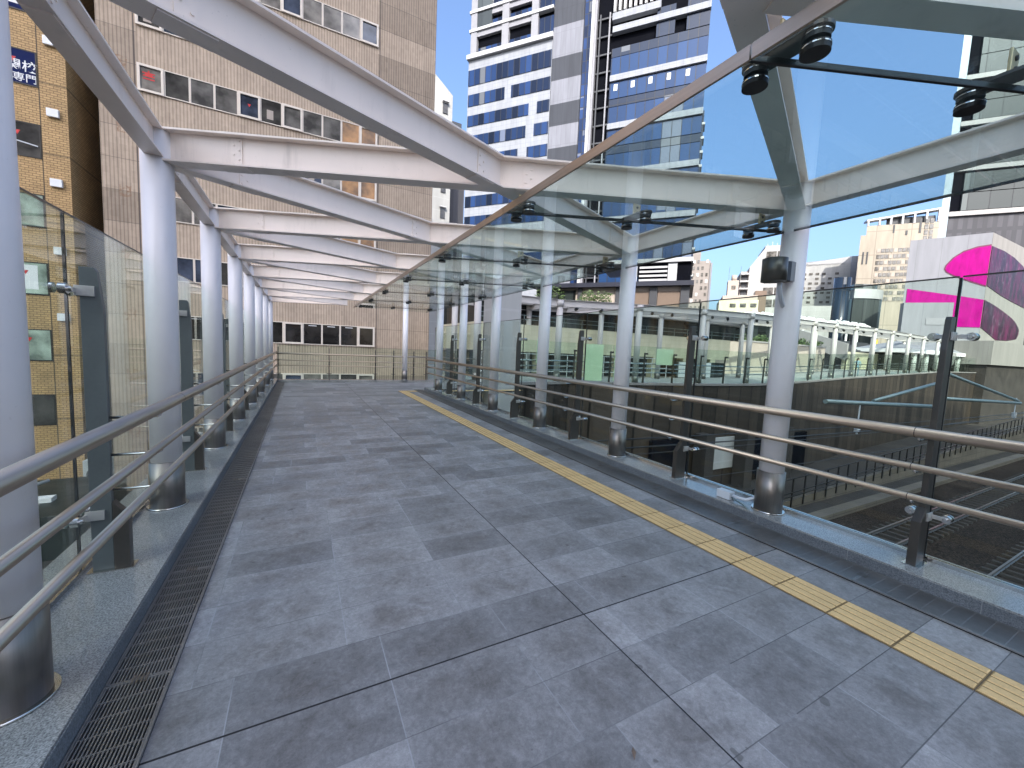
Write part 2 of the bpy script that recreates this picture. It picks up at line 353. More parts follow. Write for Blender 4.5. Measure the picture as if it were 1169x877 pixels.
M['dt_rib'] = panelled('dark grey ribbed cladding', (.085,.083,.092), (.05,.05,.055), 1.5, 60.0, z0=-30, w=.75, jm=.6, var=.1)
M['dt_band'] = plain('pale stone band', (.33,.315,.30), .5, 0, .06, .2)
M['dt_strip'] = plain('pale blue glass fin', (.33,.40,.44), .35, 0, .06, .2)
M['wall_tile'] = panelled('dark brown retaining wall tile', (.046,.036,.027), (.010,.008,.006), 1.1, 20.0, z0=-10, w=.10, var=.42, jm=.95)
M['pale_tile'] = panelled('pale yellow wall tile', (.64,.59,.43), (.42,.38,.28), .55, .28, w=.02, jm=.4, var=.05)
M['fence_tile'] = panelled('grey brown fence block', (.13,.11,.085), (.04,.035,.03), 1.25, .5, w=.04, jm=.7, var=.12)
M['band_glass'] = curtain_glass('dark concourse glazing', (.03,.038,.036), 1.6, 0, 30.0, metal=.2, var=.7, mull=.04)
M['frost'] = plain('frosted green glass', (.72,.80,.58), .25, 0, .05, 1.5)
M['ballast'] = ballast()
M['railtop'] = plain('worn rail steel', (.20,.17,.145), .3, .85, .15, 1)
M['sleeper'] = plain('concrete sleeper', (.065,.056,.047), .85, 0, .2, 2)
M['galv'] = plain('galvanised grey green pipe', (.23,.29,.285), .42, .45, .08, 2)
M['skin'] = plain('skin', (.45,.27,.19), .55)
M['cloth_dark'] = plain('dark cloth', (.015,.015,.02), .8)
M['cloth_blue'] = plain('pale blue cloth', (.35,.5,.6), .8)
M['hair'] = plain('black hair', (.008,.007,.007), .5)
M['lamp_body'] = plain('bronze grey lamp body', (.105,.10,.085), .36, .6, .06, 3)
M['conduit'] = plain('pale grey conduit', (.60,.63,.66), .4, 0, .04)
M['yellow'] = plain('yellow plastic', (.75,.42,.03), .5)
M['greenbox'] = plain('dark green metal housing', (.018,.024,.021), .5, .2, .15, 1)
M['ac'] = plain('off white metal', (.42,.44,.43), .5, 0, .08)
def foliage():
    n = NT('hedge leaves'); r = n.white(n.co())
    return n.fin(n.mix(n.ramp(n.noise(3, 4), .3, .7, 0, 1), (.022,.05,.012), (.085,.13,.03)), .6)
M['leaf'] = foliage()

# ------------------------------------------------------------------ shared dimensions
BAY, Y0 = 2.1719, 2.2066
XL, XR, XK = -1.0319, 4.1217, 1.5400
ZTOP, BH = 3.25, .265
KERB = .115
FIN_Y = lambda k: Y0 + (k-.5)*BAY          # glass posts stand midway between columns
XFE = [(3.93,14.1),(6.3,15.2),(8.3,16.4),(12.5,17.1),(17,16.2),(22,15.7),(26.5,15.6),(34,16.2),(43,17.3),(56,18.2),(70,19.2),(90,20.5)]
def fy(x):
    for (a, b), (c, d) in zip(XFE, XFE[1:]):
        if x <= c: return b + (d-b)*(x-a)/(c-a)
    return XFE[-1][1]
def fz(x): return 0 if x < 28 else min(1.15, .026*(x-28))
def rz(x): return 4.35 if x < 12 else min(5.35, 4.35+.024*(x-12))

# ------------------------------------------------------------------ ground, floors
g = MB(); g.add([(-900,-900,-8.2),(900,-900,-8.2),(900,900,-8.2),(-900,900,-8.2)], [(0,1,2,3)])
tag(g.build('ground', M['asphalt']), kind='structure')
fl = MB(); pts = [(-.81,-9),(3.93,-9)] + XFE[:3] + [(8.3,17.6),(-.81,17.6)]
fl.add([(x,y,0) for x,y in pts], [tuple(range(len(pts)))])
tag(fl.build('floor', M['tile']), kind='structure')
pl = MB(); xs = [8.3,12.5,17,22,26.5,30,34,38,43,49,56,63,70,80,90]
pl.add([(x, fy(x), fz(x)-.002) for x in xs] + [(x, 34, fz(x)-.002) for x in xs], [(i,i+1,len(xs)+i+1,len(xs)+i) for i in range(len(xs)-1)])
tag(pl.build('plaza_floor', M['plaza']), kind='structure')
sl = MB(); sl.box(-1.42,4.42,-9,14.2,-.85,-.012); sl.box(-1.42,4.42,14.2,17.75,-.85,-.014); tag(sl.build('bridge_deck', M['concrete']), kind='structure')
tb = MB(); tb.add([(-60,-9,-6.62),(240,-9,-6.62),(240,10.3,-6.62),(-60,10.3,-6.62)], [(0,1,2,3)]); tag(tb.build('trackbed', M['ballast']), kind='structure')
tr = MB(); tr.box(4.5,130,10.05,10.62,-8,-6.32); tag(tr.build('trackside_kerb', M['fence_tile']), kind='structure')
pf = MB(); pf.add([(4.5,10.62,-6.5),(130,10.62,-6.4),(130,20,-6.4),(4.5,20,-6.5)], [(0,1,2,3)]); tag(pf.build('platform_floor', M['dark_concrete']), kind='structure')
# kerbs of the walkway
def kerb(x0, x1, y0, y1, face):
    k = MB(); k.cur = 0; k.box(x0, x1, y0, y1, -.02, KERB)
    k.cur = 1
    if face == 'R': k.box(x1+.001, x1+.006, y0, y1, -.02, KERB-.008)
    if face == 'L': k.box(x0-.006, x0-.001, y0, y1, -.02, KERB-.008)
    return tag(k.build('kerb', [M['granite'], M['granite_face']], bevel=.004), kind='structure')
kerb(-1.42, -.79, -9, 17.74, 'R'); kerb(3.91, 4.42, -9, 14.05, 'L')
kb = MB(); kb.box(-.81, 7.2, 17.28, 17.6, -.02, .10); tag(kb.build('kerb', M['granite']), kind='structure')

# ------------------------------------------------------------------ drain gratings
def grate_panel(x0, x1, L, name, extra):
    t = empty(name)
    b = MB(); n = int((x1-x0-.02)/.0125)
    for i in range(n):
        x = x0+.012+i*(x1-x0-.024)/(n-1); b.box(x-.0027, x+.0027, .006, L-.006, -.004, .0065)
    c = MB(); m = int(L/.09)
    for j in range(m+1):
        y = .006+j*(L-.012)/m; c.box(x0+.006, x1-.006, y-.0025, y+.0025, -.005, .0055)
    fr = MB(); fr.box(x0, x0+.008, 0, L, -.004, .0085); fr.box(x1-.008, x1, 0, L, -.004, .0085); fr.box(x0+.008, x1-.008, 0, .006, -.004, .008); fr.box(x0+.008, x1-.008, L-.006, L, -.004, .008)
    fr.build('frame', M['grate'], t); b.build('bearing_bars', M['grate'], t); c.build('cross_bars', M['grate'], t)
    cl = MB(); xc = (x0+x1)/2
    for d in (-.024, -.008, .008, .024): cl.box(xc+d-.0045, xc+d+.0045, L-.03, L+.026, .0085, .0105)
    cl.build('clip', M['steel'], t)
    return t
for side, x0, x1, yend in (('left',-.78,-.535,17.2),('right',3.59,3.90,13.9)):
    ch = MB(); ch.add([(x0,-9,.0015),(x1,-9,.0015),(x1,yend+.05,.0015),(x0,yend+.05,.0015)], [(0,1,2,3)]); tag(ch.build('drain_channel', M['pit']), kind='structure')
    L = 1.0; first = None; k = 0; y = 1.29 if side == 'left' else .29
    while y + L < yend + .4:
        t = grate_panel(x0, x1, L-.004, 'drain_grate', side) if first is None else copy_tree(first)
        first = first or t; t.location = (0, y, .012)
        tag(t, '%s steel drain grating panel of the run along the %s kerb' % (ordn(k), side), 'drain grate', 'drain grates along the %s kerb' % side)
        k += 1; y += L

# ------------------------------------------------------------------ yellow tactile paving
tp = .3212
def tact_tile():
    b = MB(); b.box(.003,.292,.0018,tp-.0018,.0,.004)
    t = b.build('tactile_tile', M['tactile_base'])
    r = MB()
    for i in range(4):
        x = .042+i*.0707; r.add([(x-.0285,.006,.004),(x+.0285,.006,.004),(x+.0285,tp-.006,.004),(x-.0285,tp-.006,.004),(x-.024,.011,.009),(x+.024,.011,.009),(x+.024,tp-.011,.009),(x-.024,tp-.011,.009)],
              [(3,2,1,0),(4,5,6,7),(0,1,5,4),(1,2,6,5),(2,3,7,6),(3,0,4,7)])
    r.build('raised_bars', M['tactile'], t)
    return t
t0 = tact_tile(); n = 0
for k in range(-3, 42):
    t = t0 if n == 0 else copy_tree(t0)
    t.location = (2.97, .535 + k*tp, .003); n += 1
    tag(t, 'yellow ribbed tactile paving tile in the strip along the right side of the walkway', 'tactile tile', 'yellow tactile paving tiles')
for k in range(14):
    t = copy_tree(t0); t.rotation_euler = (0,0,-PI/2); t.location = (3.27 + k*tp, 14.02, .003)
    tag(t, 'yellow ribbed tactile paving tile in the short strip turning right at the far end', 'tactile tile', 'tactile tiles of the turning strip')

m = MB(); m.add([(0,0,.004),(.03,.008,.012),(.055,0,.006),(.03,-.01,.01),(.012,.004,.010)], [(0,3,2,1,4)]); o = m.build('dry_leaf', M['brown']); o.location = (1.16,1.02,.003); o.rotation_euler = (0,0,.9)
tag(o, 'tiny dry leaf lying on the grey floor tiles', 'leaf')
# ------------------------------------------------------------------ columns
def make_column(x, y, ztop=ZTOP-.012, zb=KERB, r=.108):
    t = empty('steel_column', (x, y, zb)); h = ztop-zb
    s = MB(); s.cyl((0,0,.36), (0,0,h), r, 40); s.build('shaft', M['column'], t, True)
    b = MB(); b.cyl((0,0,.012), (0,0,.405), r+.014, 40); b.build('base_sleeve', M['steel'], t, True)
    c = MB(); c.cyl((0,0,0), (0,0,.014), r+.034, 40); c.build('base_ring', M['chrome'], t, True)
    return t
colp = None
for side, x, ks in (('left', XL, range(0, 8)), ('right', XR, range(0, 6))):
    for i, k in enumerate(ks):
        t = make_column(x, Y0+k*BAY) if colp is None else copy_tree(colp); colp = colp or t
        t.location = (x, Y0+k*BAY, KERB)
        tag(t, '%s white round steel column of the row along the %s railing' % (ordn(i), side), 'column', 'columns of the %s row' % side)
t = copy_tree(colp); t.location = (3.91, 17.2, KERB)
tag(t, 'white round steel column standing alone at the far end railing', 'column')
# floodlight on the nearest right column
t = empty('floodlight', (XR-.16, Y0-.02, 2.41))
b = MB(); b.cyl((-.205,-.03,-.10), (-.205,-.03,.10), .10, 32); b.build('lamp_head', M['lamp_body'], t, True)
b = MB(); b.box(-.103,-.035,-.085,.01,-.085,.09); b.build('junction_box', M['black'], t, bevel=.006)
b = MB(); b.box(-.033,.055,-.07,.02,-.075,.10); b.build('mounting_plate', M['steel'], t)
b = MB(); b.tube([(-.14,-.05,-.09),(-.145,-.055,-.15),(-.105,-.045,-.205),(-.03,-.02,-.26),(.055,.01,-.29)], .019, 12); b.build('cable_elbow', M['conduit'], t, True)
tag(t, 'bronze grey cylinder floodlight clamped to the nearest right column', 'floodlight')
# junction box with conduit at its foot
t = empty('junction_box', (3.985, 2.62, KERB))
b = MB(); b.box(0,.085,-.10,.05,.002,.085); b.build('box', M['conduit'], t, bevel=.006)
b = MB(); b.tube([(.045,-.10,.05),(.05,-.17,.045),(.06,-.24,.05),(.105,-.30,.09),(.125,-.32,.16),(.127,-.325,.45)], .017, 12); b.build('conduit', M['conduit'], t, True)
b = MB(); b.tube([(.03,-.10,.03),(.0,-.25,.012),(-.055,-.33,.006),(-.062,-.34,-.07)], .008, 8); b.build('cable', M['galv'], t, True)
tag(t, 'pale grey conduit box on the kerb beside the nearest right column', 'junction box')

# ------------------------------------------------------------------ roof beams
def ibeam(P, Q, h, w, cutP, cutQ, tf=.014, tw=.012):
    """I-section from P to Q (top centre line); cut = (axis, value): plane that trims that end"""
    P = Vector(P); Q = Vector(Q); d = (Q-P).normalized(); a = d.cross(Vector((0,0,1))).normalized()
    prof = [(-w/2,0),(w/2,0),(w/2,-tf),(tw/2,-tf),(tw/2,-h+tf),(w/2,-h+tf),(w/2,-h),(-w/2,-h),(-w/2,-h+tf),(-tw/2,-h+tf),(-tw/2,-tf),(-w/2,-tf)]
    vs = []
    for C, cut in ((P, cutP), (Q, cutQ)):
        for i, j in prof:
            v = C + a*i + Vector((0,0,j)); t = (cut[1]-v[cut[0]])/d[cut[0]]; vs.append(v + d*t)
    n = len(prof); fs = [tuple(range(n-1,-1,-1)), tuple(range(n, 2*n))] + [(k, (k+1) % n, n+(k+1) % n, n+k) for k in range(n)]
    m = MB(); m.add(vs, fs); return m, d, a
def beam(P, Q, cutP, cutQ, label, group, h=BH, w=.135, splice=(.55,)):
    m, d, a = ibeam(P, Q, h, w, cutP, cutQ)
    o = m.build('roof_beam', M['white_steel']); tag(o, label, 'beam', group)
    P = Vector(P)
    for s in splice:
        b = MB(); c = P + d*s + Vector((0,0,-h/2))
        b.bar(c - d*.045, c + d*.045, .026, h-.04)
        for i in range(6):
            for sg in (-1, 1):
                q = c + Vector((0,0,(i-2.5)*.037)) + a*(sg*.012) + d*(.022 if i % 2 else -.022)
                b.cyl(q, q + a*(sg*.008), .0085, 8)
        b.build('splice_plate', M['white_steel'], o)
        b = MB(); q = c + Vector((0,0,h/2+.002)); b.bar(q - d*.11, q + d*.11, w-.02, .009); q = c + Vector((0,0,-h/2-.003)); b.bar(q - d*.11, q + d*.11, w-.02, .01)
        b.build('flange_plate', M['white_steel'], o)
    return o
for k in range(-1, 8):
    y = Y0+k*BAY; yk = y+BAY/2; i = k+1
    up = .05 if k == -1 else 0
    for side, x, sg in (('left', XL, 1), ('right', XR, -1)):
        last = 7 if side == 'left' else 6
        i = k+1 if side == 'right' else k
        if k < last:
            nm = 'over the walkway, joining the ridge to the %s row' % side
            beam((x,y,ZTOP+up*2), (XK,yk,ZTOP+up), (0, x+sg*.05), (0, XK), '%s forward slanting white steel roof beam on the %s half' % (ordn(k+1), side), 'forward slanting roof beams on the %s' % side, splice=(.62, 2.55))
            if i < 0: continue
            beam((x,y+BAY,ZTOP-.004), (XK,yk,ZTOP-.004+up), (0, x+sg*.05), (0, XK-sg*.012), '%s backward slanting white steel roof beam on the %s half' % (ordn(i), side), 'backward slanting roof beams on the %s' % side, h=BH-.008, splice=(.62,))
            beam((x,y,ZTOP-.009), (x,y+BAY,ZTOP-.009), (1, y+.03), (1, y+BAY-.03), '%s white steel eave beam along the %s column tops' % (ordn(i), side), 'eave beams on the %s column row' % side, h=BH-.04, w=.12, splice=(.6,))

# ------------------------------------------------------------------ hanging glass canopy
ZG, XI, XO = 2.80, 1.57, 4.02
def jy(k, x): return Y0 + k*BAY + BAY/2 - (x-XK)*(BAY/2)/(XR-XK)      # joints follow the forward slanting beams
for k in range(-2, 6):
    g = .008
    a = [(XI, jy(k,XI)+g), (XO, jy(k,XO)+g), (XO, jy(k+1,XO)-g if k < 5 else 14.5), (XI, jy(k+1,XI)-g if k < 5 else 14.5)]
    m = MB(); m.prism(a, lambda x, y: (x, y, ZG), lambda x, y: (x, y, ZG+.016))
    o = m.build('canopy_glass_pane', M['canopy_glass'])
    tag(o, '%s hanging glass canopy pane over the right half of the walkway' % ordn(k+2), 'glass pane', 'panes of the hanging glass canopy')
    s = MB(); s.bar((XI+.02, jy(k,XI+.02), ZG+.008), (XO-.01, jy(k,XO-.01), ZG+.008), .014, .024); s.build('joint_seal', M['black'], o)
    s = MB(); s.bar((XO+.003, a[1][1], ZG+.008), (XO+.003, a[2][1], ZG+.008), .005, .02); s.build('edge_seal', M['black'], o)
m = MB()
for (y0, y1) in [(-3.2,1.06)] + [(1.068+i*BAY, 1.06+(i+1)*BAY) for i in range(6)] + [(1.068+6*BAY, 14.5)]:
    m.box(XI-.014, XI-.001, y0, y1, ZG-.028, ZG+.03); m.box(XI-.001, XI+.022, y0, y1, ZG-.006, ZG-.001)
o = m.build('canopy_edge_trim', M['rail']); tag(o, 'long bronze grey metal edge trim of the glass canopy', 'edge trim')
fit = None; n = 0
def make_fitting():
    t = empty('spider_fitting')
    b = MB(); b.box(-.042,.042,-.006,.006,.058,.158); b.build('hanger_plate', M['brass'], t, bevel=.003)
    for z in (.08,.125):
        b = MB(); b.cyl((0,-.014,z), (0,.014,z), .011, 10); b.build('bolt', M['black'], t)
    p = []; L, r = .115, .055
    for i in range(13): a = -PI/2 + PI*i/12; p.append((r*math.sin(a)*-1, L + r*math.cos(a)))
    for i in range(13): a = -PI/2 + PI*i/12; p.append((r*math.sin(a), -L - r*math.cos(a)))
    b = MB(); b.prism(p, lambda x, y: (x, y, .046), lambda x, y: (x, y, .06)); b.build('arm', M['fin_edge'], t)
    for s in (-1, 1):
        d = MB(); d.cyl((0,s*.115,.0165), (0,s*.115,.0455), .046, 28); d.cyl((0,s*.115,-.03), (0,s*.115,-.001), .05, 28); c = d.build('disc_clamp', M['black'], t, False)
        
        for z0, z1, r in ((-.012,-.007,.0512),(.034,.038,.0475)): d = MB(); d.cyl((0,s*.115,z0), (0,s*.115,z1), r, 24); d.build('ring', M['chrome'], c)
    return t
for k in range(-1, 6):
    for i, x in enumerate((1.735, 2.69, 3.80)):
        t = make_fitting() if fit is None else copy_tree(fit); fit = fit or t
        t.location = (x, jy(k, x), ZG)
        tag(t, 'black disc glass fitting in the %s canopy row, %s' % (ordn(k+1), ('beside the edge trim','middle of its joint','at the outer edge')[i]), 'glass fitting', 'spider fittings of the glass canopy')

# ------------------------------------------------------------------ glass balustrades
def make_post(sg):
    """dark steel fin with a base stub and two glass clamps; sg=+1: glass at -x (left side)"""
    t = empty('glass_post')
    p = [(-.06*sg,.0),(.04*sg,.0),(.04*sg,1.62),(.018*sg,1.84),(.005*sg,1.86),(-.06*sg,1.86)]
    b = MB(); b.prism(p, lambda x, z: (x,-.018,z), lambda x, z: (x,.018,z)); b.build('fin_plate', M['fin'] if sg > 0 else M['fin_edge'], t, bevel=.003)
    p = [(.043*sg,.0),(.12*sg,.0),(.12*sg,.34),(.045*sg,.44)]
    b = MB(); b.prism(p, lambda x, z: (x,-.028,z), lambda x, z: (x,.028,z)); b.build('base_stub', M['fin_edge'], t, bevel=.003)
    b = MB(); b.box(min(-.08*sg,.14*sg), max(-.08*sg,.14*sg), -.05,.05,.001,.008); b.build('base_plate', M['chrome'], t)
    for z in (.36, 1.72):
        c = MB(); c.box(min(-.08*sg,.008*sg), max(-.08*sg,.008*sg), -.031, -.019, z-.03, z+.03); c.bar((-.075*sg,-.10,z), (-.075*sg,.10,z), .012, .03)
        c = c.build('clamp', M['clamp'], t, bevel=.002)
        for s in (-1, 1):
            for xa, xb, r in ((-.078,-.112,.029),(-.132,-.145,.029),(-.0605,-.0775,.013)):
                d = MB(); d.cyl((xa*sg, s*.10, z), (xb*sg, s*.10, z), r, 20); d.build('disc' if r > .02 else 'bolt', M['chrome'], c)
    return t
XGL, XGR = -1.205, 4.29
for side, x, xg, sg, ks, yend in (('left', -1.083, XGL, 1, range(-1, 8), 17.45), ('right', 4.168, XGR, -1, range(-1, 7), 14.0)):
    proto = None
    for i, k in enumerate(ks):
        y = FIN_Y(k)
        i = k-1 if side == 'left' else k
        if y < yend and i >= 0:
            t = make_post(sg) if proto is None else copy_tree(proto); proto = proto or t
            t.location = (x, y, KERB); tag(t, '%s dark steel glass post of the %s balustrade' % (ordn(i), side), 'glass post', 'glass posts of the %s balustrade' % side)
        y1 = min(y+BAY, yend); i = k if side == 'left' else k+1
        if i < 0: continue
        m = MB(); m.box(xg-.007, xg+.007, y+.009, y1-.009, KERB+.012, 2.27); o = m.build('balustrade_glass', M['glass'])
        tag(o, '%s clear glass balustrade panel along the %s side' % (ordn(i), side), 'glass panel', 'glass panels of the %s balustrade' % side)
        s = MB(); s.box(xg-.006, xg+.006, y-.0085, y+.0085, KERB+.012, 2.268); s.build('joint_seal', M['black'], o)
        s = MB(); s.box(xg-.0065, xg+.0065, y+.009, y1-.009, 2.271, 2.281); s.build('edge_strip', M['fin_edge'], o)
        s = MB(); s.box(xg-.02, xg-.0075, y+.002, y1-.002, KERB, KERB+.03); s.box(xg+.0075, xg+.02, y+.002, y1-.002, KERB, KERB+.03); s.build('bottom_channel', M['chrome'], o)

# ------------------------------------------------------------------ handrails
def rail_set(name, label, x, y0, y1, xpost, ks, sg):
    t = empty(name, (x, y0, 0)); O = (x, y0, 0)
    for nm, z, r in (('top_rail',1.135,.037),('middle_rail',.885,.0235),('lower_rail',.665,.0235)):
        m = MB(); m.tube([(x, y0, z), (x, y1-.05, z), (x, y1-.012, z-.012), (x, y1, z-.05)], r, 22); o = m.build(nm, M['rail'], t, True, off=O)
        j = MB(); y = FIN_Y(0) + (.45 if sg > 0 else .02)
        while y < y1:
            j.cyl((x,y-.002,z), (x,y+.002,z), r+.0006, 22); y += BAY*(1 if nm == 'top_rail' else 2)
        j.build('joint', M['black'], o, off=O)
    for k in ks:
        y = FIN_Y(k)
        if not (y0 < y < y1): continue
        for z in (1.135, .885, .665):
            m = MB(); zz = z-(.045 if z > 1 else .03)
            m.tube([(x, y, z-.02), (x, y, zz), (x-sg*.02, y, zz-.012), (xpost, y, zz-.012)], .0085, 10)
            m.build('bracket', M['chrome'], t, True, off=O)
    return tag(t, label, 'handrail')
rail_set('handrail', 'three bar steel handrail along the left side of the walkway', -.80, -1.5, 17.12, -1.04, range(-1, 9), 1)
rail_set('handrail', 'three bar steel handrail along the right side above the yellow strip', 3.90, -1.5, 13.75, 4.12, range(-1, 7), -1)
# far end railing
t = empty('far_railing', (-.8, 17.2, 0)); O = (-.8, 17.2, 0)
for nm, z, r in (('top_rail',1.10,.03),('middle_rail',.85,.017),('lower_rail',.66,.017)):
    m = MB(); m.tube([(-.8,17.15,z),(7.1,17.15,z)], r, 14); m.build(nm, M['rail'], t, True, off=O)
for x in (-.75,.98,2.72,3.45,4.3,4.85,6.1):
    m = MB(); m.box(x-.022,x-.006,17.19,17.25,.1,1.34); m.box(x+.006,x+.022,17.19,17.25,.1,1.34)
    for z in (.35,1.1): m.box(x-.09,x+.09,17.255,17.27,z-.014,z+.014)
    m.box(x-.006,x+.006,17.13,17.25,.62,.9)
    m.build('post', M['fin_edge'], t, off=O)
tag(t, 'three bar steel railing across the far end of the walkway', 'railing')
for i, (a, b) in enumerate(((-.8,.98),(.98,2.72),(2.72,4.3),(4.3,6.1),(6.1,7.1))):
    m = MB(); m.box(a+.01,b-.01,17.29,17.304,.13,1.42); o = m.build('balustrade_glass', M['glass'])
    tag(o, '%s clear glass panel behind the far end railing, counted from its left corner' % ('first' if i == 0 else ordn(i)), 'glass panel', 'glass panels of the far end railing')
    s = MB(); s.box(a+.01,b-.01,17.289,17.305,1.421,1.43); s.build('edge_strip', M['fin_edge'], o)

# ------------------------------------------------------------------ railway below
for ti, (yc, lab) in enumerate(((3.82,'railway track nearest to the walkway balustrade below'),(7.63,'railway track beside the light trackside kerb'))):
    t = empty('railway_track', (6, yc, -6.62))
    for s in (-1, 1):
        m = MB(); p = [(-.06,0),(.06,0),(.06,.02),(.012,.035),(.012,.1),(.036,.112),(.036,.15),(-.036,.15),(-.036,.112),(-.012,.1),(-.012,.035),(-.06,.02)]
        m.prism(p, lambda y, z: (0, s*.535+y, z+.1), lambda y, z: (150, s*.535+y, z+.1)); m.build('rail', M['railtop'], t)
    sp = None
    for i in range(96):
        if sp is None:
            m = MB(); m.add([(-.12,-1.0,-.05),(.12,-1.0,-.05),(.12,1.0,-.05),(-.12,1.0,-.05),(-.09,-.98,.1),(.09,-.98,.1),(.09,.98,.1),(-.09,.98,.1)], [(3,2,1,0),(4,5,6,7),(0,1,5,4),(1,2,6,5),(2,3,7,6),(3,0,4,7)])
            for y in (-.62,-.45,.45,.62): m.box(-.05,.05,y-.03,y+.03,.1,.13)
            sp = o = m.build('sleeper', M['sleeper'], t)
        else:
            o = sp.copy(); COL.objects.link(o); o.parent = t
        o.location = (4+i*.68, 0, 0)
    tag(t, lab, 'railway track', 'railway tracks')
# ramped wall with a black railing
t = empty('platform_fence', (19, 11.4, -6.4)); O = (19, 11.4, -6.4)
zf = lambda x: -5.98 + .036*(x-24.5)
m = MB(); m.prism([(16,-7.5),(75,-7.5),(75,zf(75)),(16,zf(16))], lambda x, z: (x, 11.6, z), lambda x, z: (x, 11.85, z)); m.build('wall', M['fence_tile'], t, off=O)
for dz in (.28, .5, 1.28): m = MB(); m.bar((16,11.5,zf(16)+dz),(75,11.5,zf(75)+dz),.05,.05); m.build('rail', M['dark_frame'], t, off=O)
for i in range(48):
    x = 16.5+i*1.22; m = MB(); m.box(x-.035,x+.035,11.53,11.59,zf(x)-.4,zf(x)+1.3); m.build('post', M['dark_frame'], t, off=O)
tag(t, 'low grey block wall with black railing beside the tracks', 'fence')
# dark wall that carries the deck opposite
t = empty('retaining_wall', (20, 16, -6.5)); O = (20, 16, -6.5)
ex = [8.3,10,12.5,14.5,17,19.5,22,24,26.5,30,34,38,43,49,56,63,70,80,90]
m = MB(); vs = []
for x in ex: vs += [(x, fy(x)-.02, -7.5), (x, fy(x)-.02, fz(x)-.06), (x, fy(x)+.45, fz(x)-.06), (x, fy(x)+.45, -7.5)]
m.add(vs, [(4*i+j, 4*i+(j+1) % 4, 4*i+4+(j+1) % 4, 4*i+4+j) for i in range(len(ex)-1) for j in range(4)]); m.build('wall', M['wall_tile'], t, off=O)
m = MB(); vs = []
for x in ex: vs += [(x, fy(x)-.10, fz(x)-.055), (x, fy(x)-.10, fz(x)+.06), (x, fy(x)+.2, fz(x)+.06), (x, fy(x)+.2, fz(x)-.055)]
m.add(vs, [(4*i+j, 4*i+(j+1) % 4, 4*i+4+(j+1) % 4, 4*i+4+j) for i in range(len(ex)-1) for j in range(4)]); m.build('coping', M['concrete'], t, off=O)
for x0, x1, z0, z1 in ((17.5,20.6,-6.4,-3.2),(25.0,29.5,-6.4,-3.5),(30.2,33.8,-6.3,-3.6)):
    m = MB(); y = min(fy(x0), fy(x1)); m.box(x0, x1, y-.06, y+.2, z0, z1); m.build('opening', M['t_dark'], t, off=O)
m = MB(); m.box(21.6,24.6,fy(22)-.16,fy(22)+.1,-5.3,-3.3); m.build('shutter', M['palewhite'], t, off=O)
for x in (21.2, 24.9, 29.8):
    m = MB(); m.box(x-.4,x+.4,fy(x)-.95,fy(x)-.13,-6.6,-2.9); m.build('pier', M['dark_concrete'], t, off=O)
tag(t, 'dark tiled wall below the deck on the other side of the tracks', 'wall')
# pale pier beside the walkway
m = MB(); m.box(7.05,8.25,15.0,16.2,-8,4.2); o = m.build('concrete_pier', M['palewhite'])
s = MB(); s.box(7.03,8.27,14.985,15.0,-.2,-.12); s.build('joint', M['dark_frame'], o); tag(o, 'square pale panelled pier rising beside the far part of the right railing', 'pier')
# catenary gantry
t = empty('overhead_wire_gantry', (24.6, 6.1, -6.6)); O = (24.6, 6.1, -6.6); mx, my = 23.3, 6.2
m = MB(); m.bar((mx,my,-6.6),(mx,my,1.75),.15,.15,(0,1,0)); m.build('mast', M['galv'], t, off=O)
m = MB(); m.cyl((mx-.1,my,.02),(mx-8.2,my+.45,.36),.075,12); m.build('arm', M['galv'], t, True, off=O)
m = MB(); m.cyl((mx-.1,my,1.05),(mx-5.2,my+.3,.33),.062,12); m.build('brace', M['galv'], t, True, off=O)
m = MB(); m.cyl((mx+.1,my,.36),(mx+9.5,my-.35,-.02),.075,12); m.build('arm', M['galv'], t, True, off=O)
m = MB(); m.cyl((mx+.1,my,1.42),(mx+9.2,my-.33,.1),.062,12); m.build('brace', M['galv'], t, True, off=O)
for x, y in ((mx-6.1, my+.33),(mx+8.9, my-.32)):
    m = MB(); m.cyl((x,y,.25),(x,y,-.62),.022,8)
    for i in range(4): m.cyl((x,y,-.5-i*.07),(x,y,-.53-i*.07),.09,12)
    m.cyl((x,y,-.62),(x,y,-.82),.03,8); m.build('insulator', M['conduit'], t, off=O)
tag(t, 'grey green pipe gantry carrying the overhead wires', 'gantry')
for i, (y, z, lab) in enumerate(((6.53,-.82,'overhead contact wire hanging from the far gantry arm'),(5.85,-.82,'overhead contact wire hanging nearest to the walkway'),(11.0,-2.6,'cable stretched along the dark tiled wall'),(10.6,-3.7,'lower cable stretched above the black railing'))):
    m = MB(); m.tube([(x, y, z + .0009*(x-45)**2*.4) for x in range(5, 92, 4)], .018, 6); tag(m.build('overhead_wire', M['dark_frame']), lab, 'cable')

